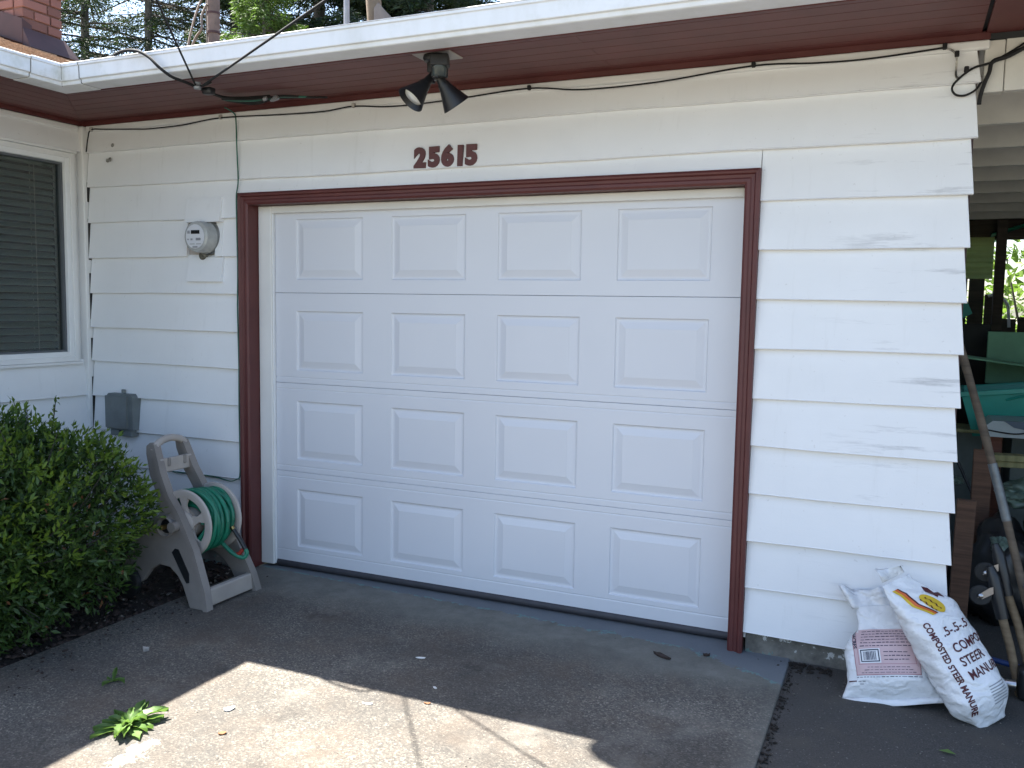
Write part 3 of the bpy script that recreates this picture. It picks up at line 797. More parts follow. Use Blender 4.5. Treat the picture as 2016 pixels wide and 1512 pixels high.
m=MB(); m.box(-1.2,1.6,.021,.06,.9,.99); m.build('fence_rail',MATS['fence_wood'],fence)
def corrug(name,x0,x1,z0,z1,y,mat,label,cat,tilt=0,horizontal=True):
    m=MB(); n=40; vs=[]
    for i in range(n+1):
        z=z0+(z1-z0)*i/n; d=.012*math.sin(i/n*(z1-z0)/.05*2*math.pi)
        vs+=[(0,d,z-z0),(x1-x0,d,z-z0)]
    m.add(vs,[(2*i,2*i+1,2*i+3,2*i+2) for i in range(n)])
    m.add([(a,b+.003,c) for a,b,c in vs],[(2*i,2*i+2,2*i+3,2*i+1) for i in range(n)])
    o=m.build(name,mat,None,60,label=label,cat=cat); o.location=(x0,y,z0); o.rotation_euler=(tilt,0,0); return o
corrug('corrugated_panel',3.42,3.825,1.74,2.115,5.15,MATS['panel_pale'],'pale translucent corrugated panel hung on the dark planks in the carport','panel')
# teal translucent sheet, slanting down to the left
m=MB(); vs=[]; n=24
for i in range(n+1):
    y=5.1+1.5*i/n; d=.012*math.sin(i*1.6); vs+=[(3.80,y,2.13+d),(4.9,y,2.50+d)]
m.add(vs,[(2*i,2*i+1,2*i+3,2*i+2) for i in range(n)]); m.add([(a,b,c+.004) for a,b,c in vs],[(2*i,2*i+2,2*i+3,2*i+1) for i in range(n)])
m.build('roof_panel',MATS['panel_teal'],None,60,label='teal translucent roof sheet slanting at the back of the carport',cat='panel')
m=MB(); m.box(3.86,4.9,5.09,5.11,2.11,2.14,Matrix.Identity(4)); o=m.build('panel_batten',MATS['fence_wood'],car); o.location=(-3.34,0,0)
m=MB(); m.tube(smoothpath([(3.86,5.9,1.60),(3.93,5.88,1.62),(3.98,5.87,1.58),(4.03,5.87,1.50),(4.05,5.87,1.3)]),.014,8); m.build('white_pipe',MATS['vinyl_white'],None,60,label='white curved pipe arching over the fence behind the carport',cat='pipe')

# carport contents ---------------------------------------------------------------
def plank(name,x0,x1,y0,y1,z0,z1,mat,label,cat,rot=(0,0,0),b=.003,group=None):
    m=MB(); cx,cy=(x0+x1)/2,(y0+y1)/2; m.rbox(x0-cx,x1-cx,y0-cy,y1-cy,0,z1-z0,b,1)
    o=m.build(name,mat,None,None,label=label,cat=cat,group=group); o.location=(cx,cy,z0); o.rotation_euler=rot; return o
plank('wood_plank',3.368,3.447,.58,.62,-.10,.585,MATS['plank_brown'],'rough brown upright plank nearest the garage corner','plank',(0,math.radians(1),0))
plank('wood_plank',3.480,3.568,1.2,1.24,-.10,.735,MATS['plank_brown'],'taller brown upright plank with knots behind the wooden pole','plank')
plank('wood_plank',3.545,3.638,1.55,1.59,-.10,.775,MATS['plank_red'],'reddish brown board standing behind the stacked lumber','plank')
lum=empty('lumber_stack',(3.95,1.38,.64),label='two greenish treated timbers laid flat across the clutter',cat='lumber')
for k in range(2):
    m=MB(); m.rbox(-.40,.5,-.045-.02*k,.045-.02*k,.034*k,.034*k+.032,.003,1,Matrix.Rotation(-.02,4,'Y')); m.build('timber',MATS['lumber_green'],lum)
plank('plywood_offcut',3.40,3.60,1.75,2.05,.752,.77,MATS['lumber_green'],'pale greenish plywood offcut lying beside the wooden pole','plywood')
plank('storage_cabinet',3.38,3.60,2.0,2.3,-.1,.74,MATS['cabinet_green'],'grey green metal cabinet under the plywood offcut','cabinet')
plank('storage_cabinet',3.72,4.4,1.9,2.3,-.1,.72,MATS['cabinet_green'],'wide dark grey cabinet under the grey storage lid','cabinet')
# leaning dark rod
m=MB(); m.tube([(3.39,1.5,.70),(3.53,1.46,.40)],.008,6); m.build('metal_rod',MATS['black_metal'],None,60,label='thin black rod leaning against the green cabinet',cat='rod')
# teal tote
tote=empty('storage_tote',(3.92,1.95,.78),rz=math.radians(-4),label='teal plastic storage tote tipped on top of the carport clutter',cat='tote')
m=MB()
def tray(m,w0,d0,w1,d1,h,t=.006):
    o=[(-w0,-d0,0),(w0,-d0,0),(w0,d0,0),(-w0,d0,0),(-w1,-d1,h),(w1,-d1,h),(w1,d1,h),(-w1,d1,h)]
    i=[(x*(1-t/abs(x)) ,y*(1-t/abs(y)), z if z else t) for x,y,z in o]
    m.add(o+i,[(0,3,2,1),(0,1,5,4),(1,2,6,5),(2,3,7,6),(3,0,4,7),(8,9,10,11),(8,12,13,9),(9,13,14,10),(10,14,15,11),(11,15,12,8),(4,5,13,12),(5,6,14,13),(6,7,15,14),(7,4,12,15)])
tray(m,.40,.20,.44,.24,.25); m.build('tub',MATS['teal_plastic'],tote)
m=MB(); m.rbox(-.455,.455,-.255,-.235,.232,.262,.005,2); m.rbox(-.455,.455,.235,.255,.232,.262,.005,2); m.rbox(-.455,-.435,-.235,.235,.232,.262,.005,2); m.rbox(.435,.455,-.235,.235,.232,.262,.005,2); m.build('rim',MATS['teal_plastic'],tote)
m=MB(); m.tube(smoothpath([(-.22,-.235,.20),(-.12,-.242,.215),(-.08,-.232,.17),(-.04,-.222,.10),(-.02,-.214,.03)]),.007,6); m.tube(smoothpath([(.3,-.24,.2),(.22,-.242,.2),(.2,-.23,.13),(.18,-.22,.05)]),.007,6); m.build('moulded_rib',MATS['teal_plastic'],tote,60)
tote.rotation_euler=(0,math.radians(-7),math.radians(-4))
lid=empty('tote_lid',(3.80,1.62,.775),label='pale grey storage lid with blue latch below the teal tote',cat='lid')
m=MB(); m.prism([(-.25,0),(.35,0),(.35,.05),(.10,.085),(-.02,.09),(-.22,.085),(-.25,.06)],-.16,.16,'y'); m.build('lid_top',MATS['lid_grey'],lid)
m=MB(); m.prism([(-.17,.088),(.03,.088),(.0,.06),(-.06,.045),(-.12,.055)],-.166,-.158,'y'); m.build('latch',MATS['lid_blue'],lid)
m=MB(); m.tube(smoothpath([(-.24,-.162,.035),(-.12,-.165,.022),(.0,-.165,.04),(.2,-.165,.03),(.34,-.165,.02)]),.004,5); m.build('groove',MATS['black_plastic'],lid,60)
plank('board_sheet',3.62,4.5,2.6,2.63,.98,1.315,MATS['green_board'],'flat green board standing behind the teal tote','board')
plank('board_sheet',3.40,3.66,2.9,2.93,-.1,1.36,MATS['dark_sheet'],'dark board standing left of the green board','board')
plank('shelf_sheet',3.46,4.3,2.2,2.55,1.105,1.115,MATS['green_board'],'thin tilted green sheet lying above the teal tote','sheet',(0,math.radians(7),0))
m=MB(); m.add([(3.42,3.0,1.72),(3.55,3.02,1.43),(3.40,3.05,1.34),(3.42,3.012,1.72),(3.55,3.032,1.43),(3.40,3.062,1.34)],[(0,1,2),(3,5,4),(0,3,4,1),(1,4,5,2),(2,5,3,0)])
m.build('teal_offcut',MATS['teal_plastic'],None,label='triangular teal sheet corner jutting out behind the garage wall',cat='sheet')
# long pole leaning against the garage corner
pole=empty('wooden_pole',(3.73,.16,-.07),label='long weathered wooden pole with silver tape leaning against the garage corner',cat='pole')
A=Vector((3.325,.27,1.33)); B=Vector((3.735,.13,-.09)); off=Vector((3.73,.16,-.07))
pp=[A.lerp(B,t)+Vector((.006*math.sin(t*5),0,0))-off for t in [i/14 for i in range(15)]]
m=MB(); m.tube(pp,[.0165+.001*math.sin(i*2.1) for i in range(15)],10); m.build('pole_shaft',MATS['handle_wood'],pole,60)
m=MB(); t0,t1=.36,.52
m.tube([A.lerp(B,t)+Vector((.006*math.sin(t*5),0,0))-off for t in (t0,t0+.05,t0+.1,t1)],[.0185,.0182,.0184,.0186],10); m.build('tape_wrap',MATS['tape_silver'],pole,60)
# pair of wheeled tools with wooden handles, stacked heads up
def edger(name,P,label,dx):
    t=empty(name,P,label=label,cat='garden tool',group='long handled wheeled tools in the carport')
    m=MB(); m.tube([(0,0,0),(.038+dx*.5,-.03,-.13),(.090+dx,-.07,-.36)],[.017,.016,.016],8); m.build('handle',MATS['ash_wood'],t,60)
    m=MB(); m.tube([(-.045,.02,.17),(-.03,.015,.13),(-.012,.005,.05),(.008,-.004,-.03)],[.014,.024,.026,.024],10); m.build('socket',MATS['black_plastic'],t,60)
    Mx=Matrix.Translation((-.075,-.01,.055))@Matrix.Rotation(math.radians(90),4,'X')
    m=MB(); m.lathe([(.001,-.008),(.036,-.008),(.041,-.003),(.041,.003),(.036,.008),(.001,.008)],20,Mx); m.build('wheel',MATS['black_rubber'],t,40)
    m=MB(); m.lathe([(.001,-.012),(.009,-.012),(.010,.016),(.005,.020),(.001,.020)],12,Mx); m.build('axle_nut',MATS['chrome'],t,40)
    m=MB(); m.prism([(-.085,.047),(-.068,.043),(-.030,.070),(-.032,.098),(-.045,.092),(-.075,.066)],-.022,-.019,'y'); m.build('bracket',MATS['chrome'],t)
    return t
edger('garden_tool',(3.530,.10,.245),'wheeled tool with chrome bracket and pale wooden handle, lower of the pair',.0)
edger('garden_tool',(3.548,.16,.325),'wheeled tool with pale wooden handle, upper one behind its neighbour',.02)
shoe=empty('roller_tool',(3.60,.02,-.07),label='black tool foot with chrome tip beside the compost bag',cat='tool')
m=MB(); m.rbox(-.005,.10,-.04,.04,0,.13,.02,3); m.build('tool_foot',MATS['black_plastic'],shoe,50)
m=MB(); m.lathe([(.001,-.075),(.010,-.07),(.020,-.03),(.022,.0)],14,Matrix.Translation((-.01,0,.05))@Matrix.Rotation(math.radians(90),4,'Y')); m.build('chrome_tip',MATS['chrome'],shoe,60)
m=MB(); m.tube([(3.50,.22,.0),(3.66,.18,-.01)],.012,8); m.build('blue_tube',MATS['blue_plastic'],None,60,label='blue plastic tube lying on the carport floor',cat='tube')
m=MB(); m.tube([(3.625,.12,.36),(3.70,.10,.10)],[.02,.022],8); m.build('blue_grip',MATS['blue_plastic'],None,60,label='dark blue grip beside the foot of the wooden pole',cat='grip')
def lump(name,c,r,mat,label,cat,seed,amp=.3):
    bm=bmesh.new(); bmesh.ops.create_icosphere(bm,subdivisions=4,radius=1); rnd=random.Random(seed)
    from mathutils import noise as mn
    for v in bm.verts:
        p=v.co.copy(); k=1+amp*mn.noise(p*1.7+Vector((seed,0,0)))+amp*.45*mn.noise(p*5+Vector((0,seed,0)))+amp*.2*mn.noise(p*11+Vector((0,seed,3)))
        v.co=Vector((p.x*r[0],p.y*r[1],p.z*r[2]))*k
    m=MB(); m.frombm(bm); o=m.build(name,mat,None,70,label=label,cat=cat); o.location=c; return o
lump('black_bag',(3.62,1.0,.14),(.17,.22,.27),MATS['black_plastic'],'crumpled black plastic sack behind the wheeled tools','sack',4)
lump('black_bag',(3.86,1.05,.22),(.17,.2,.34),MATS['black_plastic'],'larger black plastic sack under the crumpled clear wrap','sack',9)
lump('plastic_wrap',(3.72,1.25,.52),(.12,.12,.06),MATS['clear_wrap'],'crumpled greenish clear plastic wrap below the timbers','wrap',15,.5)
lump('plastic_wrap',(3.405,1.4,.535),(.045,.1,.018),MATS['clear_wrap'],'small roll of greenish clear plastic near the upright plank','wrap',21,.3)
lump('plastic_wrap',(3.585,.85,.33),(.035,.03,.05),MATS['clear_wrap'],'small green plastic scrap on the black sack','wrap',25,.5)
# shrub beyond the carport
def leafcloud(n, cen, rad, size, seed, up=.3, shell=.35):
    r=np.random.RandomState(seed)
    d=r.normal(size=(n,3)); d/=np.linalg.norm(d,axis=1,keepdims=True)
    rr=(shell+(1-shell)*r.rand(n))**(1/2.)
    P=np.array(cen)+d*rr[:,None]*np.array(rad)
    return leaves(P, d+np.array([0,0,up])+r.normal(size=(n,3))*.7, size*(.6+.8*r.rand(n)), r)
def leaves(P, D, L, r, wr=.42):
    """pointed folded leaves: returns verts, faces"""
    n=len(P); D=D/np.linalg.norm(D,axis=1,keepdims=True)
    q=r.normal(size=(n,3)); q-= (q*D).sum(1,keepdims=True)*D; q/=np.linalg.norm(q,axis=1,keepdims=True)
    nn=np.cross(D,q); L=np.asarray(L).reshape(-1,1)
    base=P; tip=P+D*L-nn*L*.12; a=P+D*L*.45+q*L*wr*.5+nn*L*.07; b=P+D*L*.45-q*L*wr*.5+nn*L*.07; mid=P+D*L*.5
    V=np.stack([base,a,tip,b,mid],1).reshape(-1,3)
    i=np.arange(n)[:,None]*5
    F=np.concatenate([i+np.array([[0,1,4]]),i+np.array([[1,2,4]]),i+np.array([[4,2,3]]),i+np.array([[0,4,3]])],0)
    return V,F
def np_mesh(name,V,F,mat,parent=None,**k):
    me=bpy.data.meshes.new(name); nv,nf,c=len(V),len(F),F.shape[1]
    me.vertices.add(nv); me.vertices.foreach_set('co',V.astype(np.float32).ravel())
    me.loops.add(nf*c); me.loops.foreach_set('vertex_index',F.astype(np.int32).ravel())
    me.polygons.add(nf); me.polygons.foreach_set('loop_start',np.arange(0,nf*c,c,dtype=np.int32)); 
    try: me.polygons.foreach_set('loop_total',np.full(nf,c,dtype=np.int32))
    except Exception: pass
    me.update(calc_edges=True); me.validate(); me.materials.append(mat)
    o=bpy.data.objects.new(name,me); COL.objects.link(o)
    if parent: o.parent=parent
    return tag(o,**k)
def cat_(l):
    V=[];F=[];n=0
    for v,f in l: V.append(v);F.append(f+n);n+=len(v)
    return np.concatenate(V),np.concatenate(F)
farsh=empty('leafy_shrub',(5.1,9.6,-.1),label='sunlit broad-leaved shrub beyond the carport fence',cat='shrub')
V,F=cat_([leafcloud(2600,(0,0,1.7),(1.5,.9,1.6),.11,31,0),leafcloud(500,(0,0,1.4),(1.2,.6,1.3),.2,32,0)])
np_mesh('foliage',V,F,MATS['far_leaf'],farsh,kind='stuff')
m=MB()
for k in range(5): m.tube([(.1*k-.2,0,0),(.25*k-.5,.1*(k%3-1),1.0),(.4*k-.8,.2*(k%2),2.4)],[.03,.022,.008],6)
m.build('stem',MATS['twig_bark'],farsh,60)

# ------------------------------------------------------------------ things on the wall
# electric meter
meter=empty('electric_meter',(-.455,-.004,1.784),label='round grey electric meter recessed in the siding left of the garage door',cat='meter')
RX=Matrix.Rotation(math.radians(90),4,'X')      # lathe +z -> world -y
m=MB(); m.box(-.142,.108,.0,.012,-.118,.095); m.build('meter_socket',MATS['plate_white'],meter)
m=MB(); m.lathe([(.099,0),(.099,.012),(.095,.02),(.092,.03),(.088,.03)],36,RX); m.build('retaining_ring',MATS['meter_ring'],meter,40)
m=MB(); m.lathe([(.091,.022),(.090,.034),(.087,.040),(.086,.085),(.082,.098),(.070,.103),(.001,.105)],36,RX); m.build('meter_cover',MATS['meter_shell'],meter,40)
m=MB(); m.lathe([(.001,.1065),(.066,.1065),(.066,.1045)],36,RX); m.build('dial_face',MATS['meter_face'],meter,40)
def fbox(mb,x0,x1,z0,z1,y=-.1075,t=.0015): mb.box(x0,x1,y-t,y,z0,z1)
m=MB(); fbox(m,-.026,.034,.014,.034); m.build('lcd_display',MATS['lcd_black'],meter)
m=MB(); fbox(m,-.053,-.036,.016,.032); fbox(m,-.052,-.044,-.020,-.012); fbox(m,-.030,-.016,-.021,-.011)
for k in range(7): fbox(m,.008+.005*k,.011+.005*k,-.022,-.010+.003*(k%2))
for k in range(4): fbox(m,-.036+.009*k,-.029+.009*k,-.043,-.039); fbox(m,.010+.009*k,.017+.009*k,-.043,-.039)
fbox(m,-.016,.018,-.062,-.053)
m.build('face_print',MATS['print_grey'],meter)
m=MB(); m.lathe([(.026,.0),(.026,.02),(.020,.026),(.001,.026)],16,Matrix.Translation((-.03,0,-.098))@RX); m.tube(smoothpath([(-.03,-.03,-.10),(.0,-.035,-.11),(.03,-.025,-.095),(.06,-.02,-.09)]),.003,6); m.build('meter_seal',MATS['seal_metal'],meter,50)
# loose board patches round the meter (parts of the house)
def patch(x0,x1,z0,z1,y0,y1):
    m=MB(); m.add([(x0,y0,z1),(x1,y0,z1),(x1,y1,z0),(x0,y1,z0),(x0,-.004,z1),(x1,-.004,z1),(x1,-.004,z0),(x0,-.004,z0)],[(0,3,2,1),(4,5,6,7),(0,1,5,4),(1,2,6,5),(2,3,7,6),(3,0,4,7)]); return m.build('siding_patch',WHITE,house)
patch(-.588,-.338,1.868,2.003,-.026,-.052); patch(-.588,-.338,1.540,1.676,-.020,-.046); patch(-.388,-.343,1.679,1.870,-.014,-.034)
# old screw plugs in the upper left boards
for x,z in ((-1.155,2.33),(-1.20,2.245),(-1.18,2.25)):
    m=MB(); m.lathe([(.012,0),(.011,.004),(.005,.006),(.001,.003)],10,Matrix.Translation((x,-.022,z))@RX); m.build('screw_plug',MATS['cable_paint'],house,40)
# grey outlet box
jb=empty('junction_box',(-1.095,-.025,.76),label='grey weatherproof outlet box low on the left wall near the corner',cat='outlet box')
m=MB(); m.prism([(-.105,-.095),(.105,-.095),(.105,.10),(.088,.118),(-.088,.118),(-.105,.10)],-.05,.02,'y'); m.build('box_body',MATS['box_grey'],jb)
m=MB(); m.prism([(-.098,-.085),(.07,-.085),(.07,.105),(-.098,.105)],-.066,-.05,'y'); m.build('box_cover',MATS['box_grey'],jb)
m=MB(); m.rbox(-.085,.085,-.045,.015,-.135,-.096,.004,1); m.build('box_base',MATS['box_grey'],jb)
m=MB(); m.rbox(-.012,.018,-.048,-.03,-.125,-.10,.002,1); m.build('knockout',MATS['black_plastic'],jb)
m=MB(); m.rbox(-.005,.017,-.03,-.012,.117,.142,.003,1); m.build('hinge_lug',MATS['box_grey'],jb)
# house number
hn=empty('house_number',(.883,-.022,2.102),label='maroon house number digits 25615 above the garage door',cat='house number')
def text_mesh(body,size,extrude=0,offset=0,align='LEFT',sx=1):
    c=bpy.data.curves.new('print','FONT'); c.body=body; c.size=size; c.extrude=extrude; c.offset=offset; c.align_x=align; c.resolution_u=4
    o=bpy.data.objects.new('print',c); COL.objects.link(o)
    dg=bpy.context.evaluated_depsgraph_get(); me=bpy.data.meshes.new_from_object(o.evaluated_get(dg))
    bpy.data.objects.remove(o); bpy.data.curves.remove(c)
    if sx!=1:
        for v in me.vertices: v.co.x*=sx
    return me
adv=[0,.0785,.153,.221,.281]
for ch,ax in zip('25615',adv):
    me=text_mesh(ch,.122,.006,.0085); me.materials.clear(); me.materials.append(RED)
    o=bpy.data.objects.new('digit',me); COL.objects.link(o); o.parent=hn
    o.rotation_euler=(math.radians(90),random.uniform(-.03,.03),0); o.location=(ax,-.003,.003)
    o['label']='digit '+ch
# security light under the soffit
fl=empty('security_light',(1.268,-.51,SZ),label='black twin floodlight with motion sensor under the maroon soffit',cat='floodlight')
m=MB(); m.rbox(-.088,.088,-.078,.078,-.006,.0,.002,1); m.build('mounting_plate',MATS['plate_white'],fl)
m=MB(); m.lathe([(.052,0),(.055,-.012),(.050,-.024),(.040,-.028),(.001,-.03)],24,Matrix.Translation((.0,0,-.006))); m.build('canopy_base',MATS['black_metal'],fl,40)
m=MB(); m.rbox(-.034,.004,-.02,.03,-.075,-.03,.006,2); m.build('swivel_mount',MATS['black_metal'],fl)
sens=MB(); Ms=Matrix.Translation((.050,-.062,-.052))@Matrix.Rotation(math.radians(22),4,'Z')
sens.rbox(-.036,.040,-.028,.034,-.018,.030,.006,2,Ms); so=sens.build('motion_sensor',MATS['black_metal'],fl)
m=MB()
n_=12; vs=[]
for zz,rr in ((-.058,.026),(-.052,.030),(-.017,.033)):
    for k in range(n_+1):
        a=math.pi+math.pi*k/n_; vs.append(Ms@Vector((rr*math.cos(a),rr*.9*math.sin(a)+.004,zz)))
m.add(vs,[(j*(n_+1)+k,j*(n_+1)+k+1,(j+1)*(n_+1)+k+1,(j+1)*(n_+1)+k) for j in range(2) for k in range(n_)]+[tuple(range(n_+1))]); m.build('sensor_lens',MATS['lens_grey'],so,40)
m=MB(); m.rbox(-.034,.034,.004,.03,-.058,-.018,.004,1,Ms); m.build('sensor_back',MATS['black_metal'],so)
def head(P,D,name='lamp_head',bulb=True):
    D=Vector(D).normalized(); q=D.to_track_quat('Z','Y').to_matrix().to_4x4(); T=Matrix.Translation(P)@q
    m=MB(); m.lathe([(.001,-.075),(.017,-.075),(.019,-.02),(.024,-.012),(.027,.0),(.030,.012),(.062,.090),(.0597,.091),(.027,.015),(.020,.004),(.001,.004)],28,T)
    h=m.build(name,MATS['black_metal'],fl,40)
    m=MB(); m.lathe([(.016,.006),(.026,.030),(.044,.066),(.040,.074),(.001,.080)],20,T); m.build('bulb',MATS['bulb_white'],h,60)
    m=MB(); m.lathe([(.012,-.03),(.014,.0),(.012,.03)],12,Matrix.Translation(Vector(P)-D*.06)); m.build('knuckle',MATS['black_metal'],h,50)
head((-.038,-.035,-.132),(-.36,-.50,-.68)); head((.045,-.005,-.135),(.38,.44,-.76))

# cables on the wall
def cable(name,pts,r,mat,label,cat,y=-.026,parent=None,sub=6,group=None):
    m=MB(); m.tube(smoothpath([(p[0],p[2] if len(p)>2 else y,p[1]) for p in pts],sub),r,6); return m.build(name,mat,parent,60,label=label,cat=cat,group=group)
wc=empty('wall_cable',(0,0,0),label='thin black cable stapled along the top of the garage wall',cat='cable')
cable('cable_run',[(-1.352,2.30),(-1.335,2.38),(-1.308,2.425),(-1.20,2.421),(-1.0,2.409),(-.846,2.401),(-.60,2.405),(-.326,2.424),(.086,2.412),(.35,2.408),(.532,2.420),(.72,2.404),(.90,2.402),(1.15,2.411),(1.493,2.427),(1.754,2.400),(2.103,2.403),(2.498,2.433),(2.75,2.420),(2.95,2.418),(3.207,2.433)],.0038,MATS['cable_black'],None,None,-.040,wc)
cable('cable_tail',[(3.207,2.433),(3.235,2.42),(3.250,2.39),(3.250,2.33),(3.262,2.315)],.0042,MATS['cable_paint'],None,None,-.034,wc)
for (x,z) in [(-1.31,2.428),(-.33,2.428),(.532,2.423),(1.493,2.43),(2.498,2.437),(3.207,2.437),(3.25,2.405),(3.285,2.345)]:
    m=MB(); m.rbox(x-.008,x+.008,-.046,-.028,z-.010,z+.012,.003,1); m.build('staple',MATS['cable_black'] if x>1 else MATS['cable_paint'],wc)
cable('cable_loop',[(3.475,2.43,-.02),(3.42,2.395,-.02),(3.36,2.365,-.025),(3.31,2.350,-.036),(3.265,2.318,-.036),(3.240,2.285,-.034),(3.252,2.258,-.032),(3.285,2.252,-.03),(3.32,2.270,-.028),(3.338,2.30,-.024)],.0045,MATS['cable_black'],'black cable looping around the upper right wall corner','cable')
cable('corner_cable',[(3.62,2.50,-.03),(3.50,2.425,-.03),(3.425,2.385,-.03),(3.372,2.368,-.03),(3.362,2.33,-.03),(3.348,2.29,-.03),(3.338,2.25,-.02),(3.336,2.22,-.006)],.0085,MATS['cable_black'],'thick black cable bent down at the carport corner','cable')
cable('green_wire',[(-.245,2.462,-.10),(-.232,2.44,-.04),(-.226,2.396,-.034),(-.222,2.25,-.034),(-.214,2.085,-.036),(-.2275,2.00,-.036),(-.229,1.85,-.034),(-.226,1.6,-.034),(-.229,1.4,-.036),(-.226,1.1,-.034),(-.228,.85,-.034),(-.226,.6,-.034),(-.228,.465,-.034),(-.25,.44,-.036),(-.30,.425,-.036),(-.40,.436,-.03),(-.52,.440,-.03),(-.73,.438,-.03)],.0036,MATS['wire_green'],'thin green wire running down beside the garage door casing','wire')
# overhead service wires
sw=MATS['cable_black']
def seg(a,b,sag,n=12):
    a=Vector(a);b=Vector(b); return [a.lerp(b,i/n)-Vector((0,0,sag*4*(i/n)*(1-i/n))) for i in range(n+1)]
A0=Vector((.088,-.655,2.420)); dA=Vector((.41,-.61,.118))
m=MB(); m.tube([A0+dA*t for t in (0,.3,.7,1,3,8,16)],.0045,8); m.build('service_wire',sw,None,60,label='left overhead wire rising steeply from the eave insulator',cat='wire',group='overhead service wires')
B0=Vector((.122,-.645,2.418)); dB=Vector((1.05,-.55,.058))
m=MB(); m.tube([B0+dB*t for t in (0,.3,.7,1,3,8,16)],.005,8); m.build('service_wire',sw,None,60,label='right overhead wire rising to the right across the gutter',cat='wire',group='overhead service wires')
m=MB(); m.tube(smoothpath([(-.62,-.60,2.60),(-.45,-.70,2.572),(-.32,-.76,2.562),(-.20,-.795,2.566),(-.10,-.810,2.550),(-.03,-.812,2.515),(.02,-.805,2.470),(.05,-.76,2.436),(.06,-.68,2.428),(.03,-.57,2.430),(-.02,-.45,2.442),(-.05,-.32,2.450),(.03,-.265,2.452),(.18,-.25,2.452)]),.0072,8); m.build('drop_cable',sw,None,60,label='thick black cable drooping over the gutter and along the soffit',cat='cable')
ins=empty('eave_insulator',(.105,-.635,2.430),label='small grey insulator where the overhead wires meet the eave',cat='insulator')
m=MB(); m.lathe([(.006,-.028),(.016,-.026),(.018,-.016),(.010,-.010),(.018,-.004),(.016,.004),(.006,.006)],14,Matrix.Translation((-.015,-.01,0))); m.build('spool',MATS['pole_metal'],ins,50)
m=MB(); m.tube([(0,.06,.02),(0,.0,-.012),(-.015,-.01,-.012)],.006,6); m.rbox(-.02,.03,.02,.06,-.04,-.01,.004,1); m.build('clamp',MATS['black_metal'],ins,60)
sp=empty('wire_splice',(.18,-.25,2.452),label='bundle of wire splices with metal clamps under the soffit',cat='splice')
for k in range(4):
    m=MB(); m.tube(smoothpath([(-.26,-.05+.012*k,-.004),(-.12,-.02+.016*k,-.010-.004*k),(.0,.0+.010*k,-.006),(.09,.02+.014*(k-1),-.004),(.17+.03*k,.09+.01*k,.0)]),.0055,6); m.build('conductor',sw if k!=1 else MATS['wire_green'],sp,60)
for k in range(5):
    m=MB(); m.lathe([(.008,-.012),(.010,0),(.008,.012)],10,Matrix.Translation((-.02+.018*k,.012*((k*7)%4)-.01,-.012))@Matrix.Rotation(1.2+.3*k,4,'Y')); m.build('split_bolt',MATS['pole_metal'],sp,50)

# ------------------------------------------------------------------ hose reel
reel=empty('hose_reel',(-.10,-.48,-.06),label='taupe plastic hose reel cart beside the bush and garage door',cat='hose reel')
def lay(poly,sgn):
    """(x,z) polygon -> 3D on the splayed left (sgn -1) or right (+1) side plane"""
    out=[]
    for x,z in poly:
        t=(z+.06)/.77
        y=(-.675+.085*t) if sgn<0 else (-.294-.076*t)
        out.append(Vector((x+.10,y+.48,z+.06)))
    return out
edgeR=[(-.283,.709),(-.227,.573),(-.168,.468),(-.098,.39),(-.045,.315),(.018,.219),(.062,.124),(.105,.03),(.128,-.06)]
edgeL=[(.015,-.06),(-.038,.041),(-.075,.085),(-.13,.12),(-.20,.125),(-.255,.09),(-.30,.03),(-.36,.0),(-.43,.03),(-.44,.10),(-.40,.20),(-.33,.29),(-.27,.345),(-.225,.365),(-.215,.40),(-.25,.47),(-.300,.555),(-.335,.66),(-.338,.700),(-.318,.716),(-.296,.718)]
def side(sgn):
    out=edgeR+edgeL; th=.030
    P=lay(out,sgn); m=MB(); n=len(P); d=Vector((0,th,0)) if sgn<0 else Vector((0,-th,0))
    c=Vector((0,0,0))
    inn=[p+d for p in P]
    # outer plate slightly dished: inset ring
    m.add(P+inn,[tuple(range(n)),tuple(range(2*n-1,n-1,-1))]+[(i,n+i,n+(i+1)%n,(i+1)%n) for i in range(n)])
    o=m.build('side_frame',MATS['taupe_dark'],reel)
    bv=o.modifiers.new('bevel','BEVEL'); bv.width=.006; bv.segments=2; bv.limit_method='ANGLE'; bv.angle_limit=math.radians(50)
    return o
sL=side(-1); sR=side(1)
# raised front flange on each side frame (lighter edge strip)
for sgn,par in ((-1,sL),(1,sR)):
    m=MB(); P=lay(edgeR,sgn); Q=lay([(x-.022,z-.006) for x,z in edgeR],sgn); o=Vector((0,-.006*(1 if sgn<0 else -1),0)); w=Vector((0,.042,0)) if sgn<0 else Vector((0,-.042,0))
    n=len(P); A_=[p+o for p in P]; B_=[p+o+w for p in P]; C_=[q+o for q in Q]; D_=[q+o+w for q in Q]
    m.add([p+Vector((.004,0,.002)) for p in A_]+[p+Vector((.004,0,.002)) for p in B_]+C_+D_,[(i,i+1,n+i+1,n+i) for i in range(n-1)]+[(i,2*n+i,2*n+i+1,i+1) for i in range(n-1)]+[(n+i,n+i+1,3*n+i+1,3*n+i) for i in range(n-1)]+[(2*n+i,3*n+i,3*n+i+1,2*n+i+1) for i in range(n-1)]+[(0,n,3*n,2*n),(n-1,2*n+n-1,3*n+n-1,2*n-1)])
    m.build('frame_flange',MATS['taupe_dark'],par,40)
